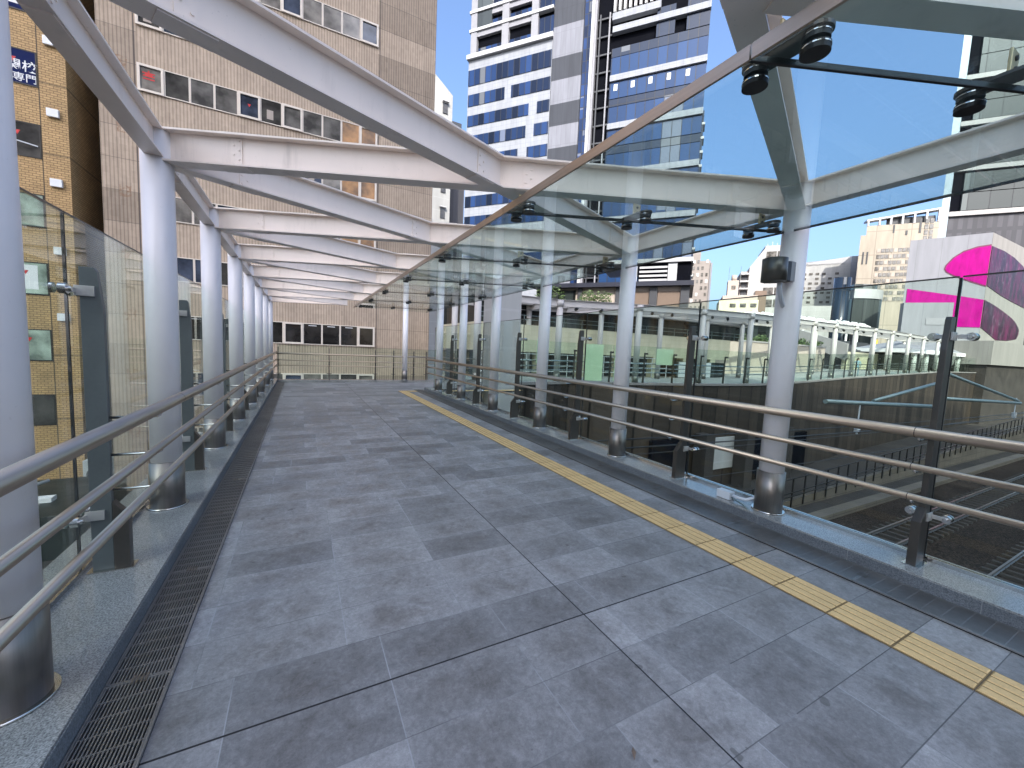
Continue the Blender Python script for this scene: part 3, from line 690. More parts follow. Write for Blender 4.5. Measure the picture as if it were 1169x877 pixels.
# ------------------------------------------------------------------ deck on the far side: balustrade, columns, roof
ux = [8.6]
while ux[-1] < 88: ux.append(ux[-1] + (2.1 if ux[-1] < 30 else 2.6 if ux[-1] < 50 else 3.6))
for i, (a, b) in enumerate(zip(ux, ux[1:])):
    za, zb = fz(a), fz(b)
    m = MB(); m.add([(a+.02,fy(a)+.05,za+.1),(b-.02,fy(b)+.05,zb+.1),(b-.02,fy(b)+.05,zb+2.1),(a+.02,fy(a)+.05,za+2.1),(a+.02,fy(a)+.066,za+.1),(b-.02,fy(b)+.066,zb+.1),(b-.02,fy(b)+.066,zb+2.1),(a+.02,fy(a)+.066,za+2.1)],
                    [(3,2,1,0),(4,5,6,7),(0,1,5,4),(1,2,6,5),(2,3,7,6),(3,0,4,7)])
    tag(m.build('balustrade_glass', M['glass']), '%s glass panel of the balustrade on the deck across the tracks' % ('first' if i == 0 else ordn(i)), 'glass panel', 'glass panels across the tracks')
    m = MB(); y = fy(a)+.13; m.prism([(0,.02),(.10,.02),(.05,1.72),(-.01,1.72)], lambda dy, z: (a-.03, y+dy, za+z), lambda dy, z: (a+.03, y+dy, za+z))
    o = m.build('glass_post', M['fin_edge']); tag(o, '%s dark slim post of the glass balustrade across the tracks' % ('first' if i == 0 else ordn(i)), 'glass post', 'glass posts across the tracks')
    s = MB(); s.box(a-.12,a+.12,fy(a)+.03,fy(a)+.1,za+1.64,za+1.74); s.build('clamp', M['dark_frame'], o)
t = empty('handrail', (20, 16.6, 0)); O = (20, 16.6, 0)
for nm, z, r in (('top_rail',1.12,.035),('middle_rail',.86,.022),('lower_rail',.64,.022)):
    m = MB(); m.tube([(x, fy(x)+.42, fz(x)+z) for x in ex], r, 8); m.build(nm, M['chrome'], t, True, off=O)
tag(t, 'three bar steel handrail behind the glass across the tracks', 'handrail')
for i, (x0, x1, z0, z1, lab) in enumerate(((13.45,14.5,.12,2.08,'tall pale green frosted pane'),(15.2,15.85,.12,2.05,'narrow pale green frosted pane'),(17.9,19.1,1.1,2.0,'square pale green frosted pane in the upper half'),(10.3,10.75,1.0,2.2,'small dark green frosted pane'))):
    m = MB(); m.add([(x, fy(x)+.22+d, z) for d in (0,.02) for x, z in ((x0,z0),(x1,z0),(x1,z1),(x0,z1))], [(3,2,1,0),(4,5,6,7),(0,1,5,4),(1,2,6,5),(2,3,7,6),(3,0,4,7)])
    tag(m.build('frosted_pane', M['frost']), lab + ' of the balustrade across the tracks', 'frosted pane', 'frosted panes across the tracks')
cx = [7.6,12.3,17.2,22.1,26.9,31.8,36.8,41.5,46.2,51.0,56.0,61.5,67.0,73.0]
proto = None
for row, dy in (('front', 1.0), ('back', 4.3)):
    for i, x in enumerate(cx):
        y = fy(x)+dy; h = rz(x)-fz(x)-.02
        if x < 8: y += 1.2
        t = empty('canopy_column', (x, y, fz(x)))
        m = MB(); m.cyl((0,0,0),(0,0,h),.17,20); m.build('shaft', M['far_steel'], t, True)
        m = MB(); m.cyl((0,0,h-.32),(0,0,h-.005),.21,20); m.build('head', M['far_steel'], t, True)
        m = MB(); m.cyl((0,0,.01),(0,0,.4),.185,20); m.build('base_sleeve', M['steel'], t, True)
        tag(t, '%s white column in the %s row of the canopy across the tracks' % ('first' if i == 0 else ordn(i), row), 'column', 'columns of the canopy across the tracks')
    for i, (a, b) in enumerate(zip(cx, cx[1:])):
        d = 1.2 if a < 8 else 0
        P = Vector((a, fy(a)+dy+d, rz(a)+.02)); Q = Vector((b, fy(b)+dy, rz(b)+.02))
        m, _, _ = ibeam(P, Q, .36, .2, (0, a+.03), (0, b-.03), .02, .02)
        tag(m.build('roof_beam', M['far_steel']), '%s white beam along the %s edge of the canopy across the tracks' % ('first' if i == 0 else ordn(i), row), 'beam', 'edge beams across the tracks')
for i, x in enumerate(cx[1:]):
    y = fy(x); z = rz(x)
    m, _, _ = ibeam((x,y+1.0,z+.012), (x,y+4.3,z+.012), .34, .18, (1,y+1.03), (1,y+4.27), .02, .02)
    tag(m.build('roof_beam', M['far_steel']), '%s white cross beam of the canopy across the tracks' % ('first' if i == 0 else ordn(i)), 'beam', 'cross beams across the tracks')
    x2 = x+2.4; y2 = fy(x2)
    m, _, _ = ibeam((x2,y2+1.0,z), (x2,y2+4.3,z), .3, .16, (1,y2+1.09), (1,y2+4.2), .02, .02)
    tag(m.build('roof_beam', M['far_steel']), '%s white intermediate beam of the canopy across the tracks' % ('first' if i == 0 else ordn(i)), 'beam', 'intermediate beams across the tracks')
    for j in (0, 1):
        xs_ = x+1.2+j*1.5; t = empty('spotlight', (xs_, fy(xs_)+1.25, z-.36))
        m = MB(); m.cyl((-.16,-.1,-.06),(.1,.1,.05),.085,12); m.build('lamp_head', M['lamp_body'], t, True)
        m = MB(); m.box(-.02,.02,-.02,.02,.0,.2); m.box(-.3,.3,-.03,.03,.2,.26); m.build('bracket', M['dark_frame'], t)
        tag(t, '%s spotlight hanging under the canopy across the tracks' % ('first' if i+j == 0 else ordn(2*i+j)), 'spotlight', 'spotlights across the tracks')

# ------------------------------------------------------------------ concourse behind that deck
t = empty('concourse_building', (20, 21, 0)); O = (20, 21, 0)
m = MB(); m.box(8.7,31.4,21.0,27,1.50,3.12); m.build('tile_band', M['pale_tile'], t, off=O)
m = MB(); m.box(8.7,33.0,21.35,27,3.12,4.3); m.build('glazing_band', M['band_glass'], t, off=O)
m = MB(); m.box(8.6,33.4,20.7,27,4.3,4.62); m.build('roof_edge', M['dt_band'], t, off=O)
m = MB(); m.box(8.7,31.4,22.6,27,0,1.5); m.build('back_wall', M['dgrey'], t, off=O)
for x in (10.2,13.1,16.4,19.6,23,26.2,29.4): m = MB(); m.box(x-.3,x+.3,21.02,21.6,0,1.5); m.build('pillar', M['pale_tile'], t, off=O)
for z in (.35,.7,1.05,1.4): m = MB(); m.box(8.8,24,20.86,20.9,z-.02,z+.02); m.build('rail', M['white'], t, off=O)
for i in range(11): m = MB(); m.box(9+i*1.5,9.04+i*1.5,20.9,20.94,0,1.42); m.build('rail_post', M['white'], t, off=O)
for z in (3.45,3.7): m = MB(); m.box(8.8,33,21.22,21.25,z-.015,z+.015); m.build('parapet_rail', M['galv'], t, off=O)
for i in range(17): m = MB(); m.box(9+i*1.45,9.03+i*1.45,21.22,21.25,3.12,3.72); m.build('parapet_post', M['galv'], t, off=O)
m = MB(); m.prism([(25.2,0.02),(30.8,.02),(30.8,1.25),(25.2,1.25)], lambda x, z: (x, 21.0, z), lambda x, z: (x, 21.06, z)); m.build('glass_front', M['band_glass'], t, off=O)
for x0, x1 in ((25.4,26.6),(28.3,29.1)): m = MB(); m.box(x0,x1,20.93,20.99,.05,1.22); m.build('white_panel', M['white'], t, off=O)
tag(t, 'concourse with a pale yellow tile band and dark glazing above', 'building')
t = empty('planter_wall', (45, 24, 2)); O = (45, 24, 2)
m = MB(); m.box(33.6,53.2,24,25.2,0,3.35); m.build('wall', M['beige'], t, off=O)
m = MB(); m.box(33.5,53.3,23.93,25.3,3.35,3.5); m.build('coping', M['dt_band'], t, off=O)
tag(t, 'beige planter wall with a hedge on the far deck', 'planter wall')
def leaves(m, x0, x1, y0, y1, z0, z1, n, s, blob=None):
    for _ in range(n):
        c = Vector((random.uniform(x0,x1), random.uniform(y0,y1), random.uniform(z0,z1)))
        if blob and blob(c): continue
        a = Vector((random.gauss(0,1),random.gauss(0,1),random.gauss(0,1))).normalized(); b = a.orthogonal().normalized(); r = s*random.uniform(.6,1.4)
        m.add([c-a*r, c+b*r*.5, c+a*r, c-b*r*.5], [(0,1,2,3)])
t = empty('hedge', (43, 24.6, 3.4)); O = (43, 24.6, 3.4)
m = MB(); leaves(m, 34, 52.9, 24.1, 25.1, 3.45, 4.25, 5200, .13, lambda c: c.z > 3.85+.3*math.sin(c.x*1.7)+.15*math.sin(c.x*5)); m.build('foliage', M['leaf'], t, off=O)
m = MB()
for i in range(24): m.cyl((34.3+i*.8,24.6,3.45),(34.4+i*.8,24.6,3.85),.03,6)
m.build('stem', M['brown'], t, off=O); tag(t, 'low green hedge on top of the beige planter wall', 'hedge')
m = MB(); m.box(33.6,53.4,27,31,0,5.6); o = m.build('glass_hall', M['band_glass'])
s = MB(); s.box(33.2,53.8,26.4,31.4,5.6,5.95); s.build('roof', M['dt_band'], o); tag(o, 'low glazed hall behind the hedge on the far deck', 'building')
# stairs with two people
t = empty('stairs', (70, 27, 2)); O = (70, 27, 2)
for i in range(13):
    m = MB(); m.box(62,82,26.0+i*.42,31.6,3.3+i*.155-.2,3.3+i*.155) if i else m.box(62,82,26.0,31.6,0,3.3); m.build('step', M['dgrey'], t, off=O)
m = MB(); m.prism([(25.4,2.0),(31.5,4.6),(31.5,6.2),(25.4,4.2)], lambda y, z: (61.6, y, z), lambda y, z: (61.95, y, z)); m.build('side_wall', M['dt_band'], t, off=O)
m = MB(); m.box(62,82,25.6,26.0,0,3.2); m.build('front_wall', M['pale_tile'], t, off=O)
tag(t, 'broad dark stairs rising beyond the far deck', 'stairs')
def person(loc, rz_, shirt, trousers, label, stride=.16, scale=1.0):
    me = bpy.data.meshes.new('body'); bm = bmesh.new(); sk = bm.verts.layers.skin.verify()
    V = {}
    def v(n, co, r): V[n] = bm.verts.new(co); V[n][sk].radius = (r, r*.85); return V[n]
    v('pel',(0,0,.95),.125); v('ab',(0,0,1.1),.13); v('ch',(0,.0,1.32),.15); v('nk',(0,.01,1.49),.06); v('hd',(0,.02,1.60),.085); v('tp',(0,.015,1.70),.07)
    for s, n in ((-1,'l'),(1,'r')):
        v(n+'hp',(s*.095,0,.9),.09); v(n+'kn',(s*.1,s*stride*.5+.03,.5),.06); v(n+'an',(s*.1,s*stride-.03*s,.09),.042); v(n+'to',(s*.11,s*stride+.13,.035),.034)
        v(n+'sh',(s*.19,0,1.4),.065); v(n+'el',(s*.25,-.03-s*.05,1.12),.045); v(n+'wr',(s*.25,.06-s*.1,.88),.032); v(n+'ha',(s*.245,.09-s*.12,.80),.036)
    E = [('pel','ab'),('ab','ch'),('ch','nk'),('nk','hd'),('hd','tp')]
    for n in 'lr': E += [('pel',n+'hp'),(n+'hp',n+'kn'),(n+'kn',n+'an'),(n+'an',n+'to'),('ch',n+'sh'),(n+'sh',n+'el'),(n+'el',n+'wr'),(n+'wr',n+'ha')]
    for a, b in E: bm.edges.new((V[a], V[b]))
    V['pel'][sk].use_root = True
    bm.to_mesh(me); bm.free()
    o = bpy.data.objects.new('person', me); COL.objects.link(o)
    o.modifiers.new('s', 'SKIN'); o.modifiers.new('u', 'SUBSURF').levels = 2
    bpy.context.view_layer.update()
    m2 = bpy.data.meshes.new_from_object(o.evaluated_get(bpy.context.evaluated_depsgraph_get())); bpy.data.objects.remove(o)
    for m in (M['skin'], shirt, trousers, M['cloth_dark']): m2.materials.append(m)
    for p in m2.polygons:
        z = p.center.z; ax = abs(p.center.x); p.use_smooth = True
        p.material_index = 0 if z > 1.5 else 3 if z < .1 else 0 if (ax > .2 and z < .87) else 1 if (z > .93 or ax > .2) else 2
    o = bpy.data.objects.new('person', m2); COL.objects.link(o); o.location = loc; o.rotation_euler = (0,0,rz_); o.scale = (scale,)*3
    h = MB(); n = 12
    for i in range(5):
        a0 = i/5*PI/2; a1 = (i+1)/5*PI/2
        h.cyl((0,0,1.61+.115*math.sin(a0)), (0,0,1.61+.115*math.sin(a1)), .105*math.cos(a0), n, max(.004,.105*math.cos(a1)), False)
    h.build('hair', M['hair'], o, True)
    return tag(o, label, 'person')
person((70.6,28.7,4.38), 2.4, M['cloth_dark'], M['cloth_dark'], 'person in dark clothes walking on the broad stairs')
person((47.5,18.6,fz(47.5)), -1.2, M['cloth_blue'], M['cloth_blue'], 'person in pale blue clothes walking behind the far glass balustrade')
t = empty('sign_stand', (76.4, 28.0, 4.2))
b = MB(); b.box(-.35,.35,-.1,.1,.55,1.25); b.build('yellow_board', M['yellow'], t); b = MB(); b.box(-.4,.4,-.11,.11,0,.5); b.build('red_base', M['red'], t)
tag(t, 'small yellow and red stand on the broad stairs', 'stand')
# station exit pavilion
t = empty('exit_pavilion', (85, 22, 0)); O = (85, 22, 0)
m = MB(); m.box(71,103,23.2,29,0,3.45); m.build('glass_front', M['band_glass'], t, off=O)
m = MB(); m.box(69,103.5,21.6,29,3.45,3.95); m.build('eave', M['white'], t, off=O)
for x0, x1, zp in ((69.5,80,5.2),(81,96,5.6)):
    m = MB(); m.add([(x0,21.8,3.95),(x1,21.8,3.95),(x1,28,3.95),(x0,28,3.95),((x0+x1)/2,25,zp)], [(0,1,4),(1,2,4),(2,3,4),(3,0,4),(3,2,1,0)]); m.build('roof', M['ledpale'], t, off=O)
for x in range(72,102,4): m = MB(); m.cyl((x,22.2,fz(x)-.2),(x,22.2,3.45),.28,14); m.build('column', M['white'], t, True, off=O)
m = MB(); m.box(80.3,84.6,21.52,21.6,2.2,3.9); m.build('sign_board', M['dt_band'], t, off=O)
text_mesh('exit_number', '2', 1.75, M['t_dark'], t, (82.0-85, 21.515-22, 2.45), (PI/2,0,0), .01, .02)
tag(t, 'station exit pavilion with white roofs and the number 2', 'pavilion')
t = empty('concrete_block', (97, 19, 0)); O = (97, 19, 0)
m = MB(); m.box(88.6,112,19,24,2.4,5.9); m.build('block', M['pinkwall_r'], t, off=O)
m = MB(); m.box(88.9,112,19.4,24,-7,2.4); m.build('pier', M['dark_concrete'], t, off=O)
tag(t, 'beige ribbed concrete block under the pink fronted building', 'building')

# ------------------------------------------------------------------ far buildings
D45 = Vector((.63,-.777,0)).normalized()
def broot(name, o, d=D45): return empty(name, (o[0], o[1], 0), math.atan2(d[1], d[0]))
def bx(root, name, mat, u0, u1, y0, y1, z0, z1, parent=None):
    return MB().box(u0, u1, y0, y1, z0, z1).build(name, mat, parent or root)
def skew(root, name, mat, u0, u1, y0, y1, z0, z1, k=.47):
    p = [(u0, y0), (u1, y0), (u1+k*(y1-y0), y1), (u0+k*(y1-y0), y1)]
    return MB().prism(p, lambda u, y: (u, y, z0), lambda u, y: (u, y, z1)).build(name, mat, root)
# tan building
t = broot('tan_office_building', (0, 28), (1,0)); ST = 3.13
bx(t, 'wall', M['tan'], -8.8, 8.05, .12, 16, -8.2, 30)
bx(t, 'roof', M['concrete'], -8.95, 8.2, -.05, 16.1, 30, 30.6)
PW = (4.35+7.3)/11; thick = (0,4,6,10)
pm = ['pane_a','pane_b','pane_b','pane_d','pane_c','pane_a','pane_b','pane_d','pane_b']
fr_p = {}
for row in range(-2, 7):
    z0 = 1.38+row*ST; z1 = z0+1.31
    for i in range(11):
        u0 = -7.3+i*PW; w = .11 if i in thick else .045
        m = MB(); y0, y1 = (.015,.125) if i in thick else (.06,.125)
        a, b = u0+.004, u0+PW-.004
        m.box(a,b,y0,y1,z0,z0+w); m.box(a,b,y0,y1,z1-w,z1); m.box(a,a+w,y0,y1,z0+w,z1-w); m.box(b-w,b,y0,y1,z0+w,z1-w)
        f = m.build('window', M['winframe'], t)
        k = random.choice(pm) if row != 0 else 'pane_dark'
        if row == 6: k = 'pane_c' if i not in (6, 10) else 'pane_d'
        if row in (2,3,4) and i in (9,10): k = 'curtain'
        if row == 4 and i == 0: k = 'pane_c'
        bx(t, 'pane', M[k], a+w, b-w, .09, .118, z0+w, z1-w, f)
        if row == 0 and i in (7, 8, 9):   # ceiling lamps seen inside
            bx(t, 'ceiling_lamp', M['white'], a+.3, a+.75, .087, .0895, z1-.16, z1-.12, f)
        if row in (4,) and i == 0:
            m = MB(); m.box(a+.22,a+.68,.083,.087,z0+.62,z0+.68); m.box(a+.22,a+.68,.083,.087,z0+.76,z0+.82); m.box(a+.3,a+.6,.083,.087,z0+.82,z0+.9); m.box(a+.2,a+.7,.083,.087,z0+.9,z0+.96); m.box(a+.42,a+.48,.083,.087,z0+.96,z0+1.06)
            m.build('red_emblem', M['red'], f)
        if (i == 4 or (i == 6 and row in (1,3))) and row != 0:
            m = MB(); m.prism([(a+.44,z0+.78),(a+.6,z0+.78),(a+.52,z0+.62)], lambda x, z: (x,.083,z), lambda x, z: (x,.087,z)); m.build('red_triangle', M['red'], f)
        if random.random() < .1 and row > 0:
            bx(t, 'paper', M['beige'], a+.3, a+.62, .083, .087, z0+.25, z0+.75, f)
tag(t, 'tall tan tiled office building facing the end of the walkway', 'building')
# orange brick building
t = broot('brick_building', (0, 27.7), (1,0))
bx(t, 'wall', M['orange'], -26, -9.76, 0, 14, -8.2, 44)
bx(t, 'parapet', M['concrete'], -26.2, -9.6, -.15, 14.1, 44, 45)
tops = [14.15+3.15*k for k in range(-5, 6)]
for i, z1 in enumerate(tops):
    for j, u0 in enumerate((-15.4, -12.35)):
        h = 1.42; m = MB(); a, b, z0 = u0, u0+1.65, z1-h
        m.box(a,b,-.03,.02,z0-.06,z0); m.box(a,b,-.02,.02,z1,z1+.05); m.box(a,a+.05,-.02,.02,z0,z1); m.box(b-.05,b,-.02,.02,z0,z1)
        f = m.build('window', M['dark_frame'], t)
        kind = {5:'navy',4:'pane_a',6:'navy',3:'pane_green',2:'pane_green',1:'pane_green'}.get(i, 'pane_a') if j == 1 else 'pane_a'
        bx(t, 'pane', M[kind], a+.05, b-.05, -.012, -.001, z0, z1, f)
        if j == 1 and i in (1,2,4,5):
            c = b-.75; m = MB(); m.prism([(c-.1,z1-.35),(c+.1,z1-.35),(c,z1-.55)], lambda x, z: (x,-.018,z), lambda x, z: (x,-.014,z)); m.build('red_triangle', M['red'], f)
        if j == 1 and i == 5:
            text_mesh('poster_text', '難関校', .52, M['white'], f, (b-1.53, -.016, z0+.56), (PI/2,0,0), .003, .003)
            text_mesh('poster_text', '受験専門', .40, M['white'], f, (b-1.6, -.016, z0+.10), (PI/2,0,0), .003, .003)
        if j == 1 and i in (6,2): bx(t, 'curtain', M['white'], b-.95, b-.35, -.017, -.013, z0+.2, z1-.1, f)
        if j == 1 and i == 4:
            m = MB(); m.add([(b-.8,-.35,z0+.5),(b-.1,-.03,z0+.45),(b-.1,-.03,z0+.5),(b-.8,-.35,z0+.55)], [(0,1,2,3)]); m.add([(b-.8,-.36,z0+.5),(b-.1,-.04,z0+.45),(b-.1,-.04,z0+.5),(b-.8,-.36,z0+.55)], [(3,2,1,0)]); m.build('open_sash', M['white'], f)
for k in range(-4, 8):
    z = 14.65+k*3.15
    if k != 0 or True:
        m = MB(); m.box(-10.44,-10.03,-.14,-.001,z,z+.36); o = m.build('vent_hood', M['white'], t, bevel=.015)
tag(t, 'yellow brown brick building with white vent hoods beside the tan one', 'building')
# low roof with plant beside the walkway
t = empty('low_building', (-9, 20, -8)); O = (-9, 20, -8)
m = MB(); m.box(-18,-4.6,12,27.2,-8.2,-6.6); m.build('wall', M['dark_concrete'], t, off=O)
m = MB(); m.box(-18.1,-4.5,11.9,12.2,-6.6,-6.25); m.box(-4.8,-4.5,12.2,27.2,-6.6,-6.25); m.build('parapet', M['dark_concrete'], t, off=O)
tag(t, 'low dark roof below the left balustrade', 'building')
t = empty('rooftop_unit', (-8.6, 21.5, -6.6)); O = (-8.6, 21.5, -6.6)
m = MB(); m.box(-11,-7.25,19.6,24.5,-6.6,-5.05); m.build('housing', M['greenbox'], t, off=O, bevel=.03)
m = MB(); m.box(-11.05,-7.2,19.55,24.55,-5.05,-4.97); m.build('lid', M['greenbox'], t, off=O)
m = MB(); m.tube([(-10.4,20.2,-4.95),(-10.3,20.6,-4.7),(-9.9,21.5,-4.65),(-9.3,23.2,-4.65)], .07, 8); m.build('pipe', M['conduit'], t, True, off=O)
m = MB(); m.box(-9.0,-8.45,21.2,21.6,-4.97,-4.8); m.build('cap', M['white'], t, off=O)
tag(t, 'dark green rooftop plant housing on the low roof', 'rooftop unit')
m = MB(); m.box(-8.9,-8.0,25,25.6,-6.55,-4.35); o = m.build('air_conditioner', M['ac'], bevel=.03)
s = MB(); s.cyl((-8.45,24.99,-5.0),(-8.45,24.96,-5.0),.33,20); s.build('fan_grille', M['dgrey'], o); tag(o, 'off white air conditioner behind the rooftop plant housing', 'air conditioner')
for i in range(9):
    m = MB(); m.box(-7.3+i*.42,-7.1+i*.42,15.4,15.47,-6.598,-6.57); tag(m.build('light_dash', M['yellow']), 'small yellow dash painted in place of light in the row on the low roof', 'light dash', 'yellow dashes on the low roof')  # yellow boxes in place of dashes of light below the balustrade

# hotel tower
t = broot('hotel_tower', (63.3, 80.03))
bx(t, 'core', M['t_dark'], -36.4, 22.2, 1.2, 26, -8.2, 118)
bx(t, 'cladding', M['t_white'], -37.0, -13.2, .5, 1.3, -8, 79.0)
bx(t, 'side_wall', M['t_white'], -37.0, -36.3, 1.3, 26, -8, 79.0)
bx(t, 'ledge', M['t_line'], -37.3, -13.0, -.3, 1.1, 78.9, 80.0)
tops = [(72.3,76.3,((-37,-13.3),)), (67.0,70.0,((-36.9,-25.9),(-24.1,-13.3))), (61.8,64.6,((-36.9,-18.9),(-16.7,-13.3))), (56.4,59.3,((-36.9,-19.5),(-17.3,-13.3))),
        (51.0,53.9,((-36.9,-21.5),(-19,-13.3))), (45.8,48.6,((-36.9,-13.3),)), (40.4,43.3,((-36.9,-22.5),(-20,-13.3))), (35,37.9,((-36.9,-13.3),)), (29.6,32.6,((-36.9,-19),(-16.5,-13.3))), (24.2,27.2,((-36.9,-13.3),))]
for z0, z1, spans in tops:
    for a, b in spans: bx(t, 'window_band', M['t_blue_win'], a+.1, b, .36, .49, z0, z1)
for z0, z1 in ((80.0,85.6),(86.3,90.3),(91,95),(95.7,99.7),(100.4,104.4),(105.1,109)):
    for a, b in ((-36.4,-34.6),(-27.2,-25.3),(-19.0,-17.2)): bx(t, 'pillar', M['t_col'], a, b, .1, 1.2, z0, z1)
    bx(t, 'ledge', M['t_line'], -36.8, -13.2, -.1, 1.1, z1, z1+.7)
    for a, b in ((-34.6,-27.2),(-25.3,-19.0)): bx(t, 'lintel', M['t_col'], a, b, .3, 1.15, z1-1.3, z1)
    bx(t, 'window_band', M['t_blue_win'], -17.2, -13.3, .9, 1.15, z0, z1-.9)
    for a, b in ((-34.2,-27.4),(-25.1,-19.2)): bx(t, 'balcony_rail', M['t_blue_win'], a, b, .6, .7, z0, z0+1.5)
    if z0 > 85: bx(t, 'window_band', M['dt_glass'], -36.4, -30.3, .2, 1.15, z0, z1)
zb = [118,105.9,100.6,95.3,90,81.0,73.8,68.5,62.9,57.7,52.4,47.1,41.8,36.5,31.2,25.9,-8]
for i, (b, a) in enumerate(zip(zb, zb[1:])): bx(t, 'louvre_panel', M['t_grey_light' if i % 2 == 1 else 't_grey_dark'], -13.0, -5.5, .2, 1.15, a, b)
bx(t, 'glazing_strip', M['t_blue_small'], -5.45, -3.5, .4, 1.15, -8, 118)
bx(t, 'edge_fin', M['t_line'], -3.45, -2.75, -.5, 1.15, -8, 118)
bx(t, 'edge_fin', M['t_col'], -2.7, -2.2, -.3, 1.15, -8, 118)
for z in range(20, 82, 4): bx(t, 'shaft_beam', M['dgrey'], -2.2, 1.4, .7, 1.0, z, z+.35)
bx(t, 'shaft_rail', M['t_col'], .6, .9, .3, .7, -8, 81); bx(t, 'shaft_rail', M['dgrey'], -1.6, -1.3, .3, .7, -8, 81)
z = 66.0 - 10.75*6
while z < 112:
    if z > -8:
        bx(t, 'white_band', M['t_white'], 1.6, 22.3, -.15, 1.15, z-.75, z+.55)
        if z < 70 and abs(z-66) > 1:
            bx(t, 'window_band', M['t_blue'], 1.6, 22.2, .3, 1.15, z+.75, z+4.3); bx(t, 'spandrel', M['t_spandrel'], 1.6, 22.2, .35, 1.15, z+4.45, z+6.1); bx(t, 'window_band', M['t_blue'], 1.6, 22.2, .3, 1.15, z+6.25, z+9.8)
        elif z < 70:
            bx(t, 'window_band', M['t_blue'], 1.6, 22.2, .3, 1.15, z+.75, z+4.6); bx(t, 'spandrel', M['t_spandrel'], 1.6, 22.2, .35, 1.15, z+4.75, z+6.7)
            bx(t, 'window_band', M['t_spandrel'], 11.3, 15.2, .35, 1.15, z+6.9, z+13); bx(t, 'window_band', M['t_spandrel'], 17.6, 22.2, .35, 1.15, z+6.9, z+13)
    z += 10.75
bx(t, 'white_band', M['t_white'], 1.4, 12.0, -.2, 1.15, 78.7, 80.2)
for i in range(9): bx(t, 'fin', M['t_line'], 1.6+i*1.15, 2.1+i*1.15, -.3, 1.1, 80.4, 84)
for i in range(5):
    bx(t, 'ceiling_lamp', M['white'], 2.6+i*3.9, 3.4+i*3.9, .26, .29, 63.2, 64.6)
for i in range(12): bx(t, 'corner_fin', M['t_line'], 22.25, 22.9, 1.6, 5, 20+i*3, 20.5+i*3)
bx(t, 'corner_glazing', M['t_spandrel'], 22.2, 22.6, 1.7, 5, 18, 56)
tag(t, 'tall white and blue glass hotel tower', 'building')
# podium in front of it
t = broot('podium_building', (51.84, 57.71))
bx(t, 'wall', M['beige'], -16, 12.3, .8, 16, -8, 14.0)
bx(t, 'roof', M['navy_roof'], -16.5, 12.9, -.6, 16, 14.0, 14.8)
bx(t, 'upper_box', M['t_dark'], 3.3, 12.3, 1.2, 14, 14.8, 18.3); bx(t, 'upper_roof', M['t_line'], -4, 12.5, .6, 14, 18.3, 19.0)
for i in range(4): bx(t, 'louvre', M['t_line'], 3.6, 8.4, .95, 1.15, 15.1+i*.75, 15.45+i*.75)
bx(t, 'white_panel', M['t_line'], 8.5, 10.0, .95, 1.15, 14.9, 18.2); bx(t, 'white_panel', M['t_line'], 1.0, 3.2, .95, 1.2, 14.8, 18.2)
for a, b in ((5.7,7.0),(10.9,12.3),(-.3,.6),(-13,-11.5),(-7.5,-6.7)): bx(t, 'pillar', M['dgrey'], a, b, .3, .79, -8, 14)
for a, b in ((.7,5.6),(7.1,10.8)): bx(t, 'dark_panel', M['brown'], a, b, .6, .79, 9, 13.2)
bx(t, 'glazing', M['band_glass'], -16, -8, .5, .78, 8, 13.6)
tag(t, 'low dark roofed podium below the tower', 'building')
R45 = math.atan2(D45[1], D45[0])
for i, (u, r, lab) in enumerate(((-2.2,1.5,'round bush on the podium terrace beside the dark pillar'),(-4.9,1.6,'second bush on the podium terrace'),(-12.4,2.4,'dark tree at the left end of the podium terrace'))):
    c = Vector((51.84,57.71,0)) + D45*u - Vector((.777,.63,0))*1.8
    t = empty('terrace_bush', (c.x, c.y, 8)); m = MB()
    leaves(m, -r*1.3, r*1.3, -r, r, 2.2, 2.2+r*1.9, 900, .24, lambda q: ((q.x/(r*1.3))**2 + (q.y/r)**2 + ((q.z-2.2-r*.8)/(r*1.1))**2) > 1.0 - .35*math.sin(q.x*3)*math.sin(q.z*3.1))
    m.build('foliage', M['leaf'], t); m = MB(); m.cyl((0,0,-1),(0,0,3),.09,8,.05); m.build('trunk', M['brown'], t); tag(t, lab, 'bush', 'greenery on the podium terrace')
# grey apartment block
t = broot('grey_apartment_block', (123.92, 93.31))
bx(t, 'wall', M['greyblock'], -14, .6, .3, 14, -8, 35); bx(t, 'upper_floor', M['greyblock'], -14, -2.6, .3, 14, 35, 38.4); bx(t, 'balcony_edge', M['t_col'], .6, 1.2, 0, 6, -8, 34.2)
for r in range(8):
    for c in range(4):
        if (r+c) % 5 != 4: bx(t, 'window', M['white' if (r*c+r) % 3 == 1 else 'pane_b'], -4.9+c*1.4, -4.2+c*1.4, .18, .29, 18.5+r*2.25, 19.6+r*2.25)
tag(t, 'grey brown apartment block just right of the tower', 'building')
# white block behind the tan building
t = broot('white_apartment_block', (16.8, 52), (1,.03)); k = 52/43.66
m = MB(); m.prism([(-5,-8),(.55,-8),(.55,33.8),(-5,38)], lambda x, z: (x,.3,z), lambda x, z: (x,10,z)); m.build('wall', M['palewhite'], t)
for i in range(9):
    z = 31.3-3.25*i; f = bx(t, 'window', M['pane_a'], -.75, -.1, .2, .29, z, z+1.25); bx(t, 'hood', M['t_line'], -.85, .0, -.1, .19, z+1.32, z+1.5, f)
tag(t, 'narrow white apartment block peeping out behind the tan building', 'building')
t = broot('dark_slab_block', (21.2, 60), (1,.03)); bx(t, 'wall', M['dt_rib'], -1.5, .95, 0, 8, -8, 33.5); bx(t, 'rooftop', M['dgrey'], -1.5, .2, 0, 6, 33.5, 35.0)
tag(t, 'dark slab block in the gap beside the white apartments', 'building')
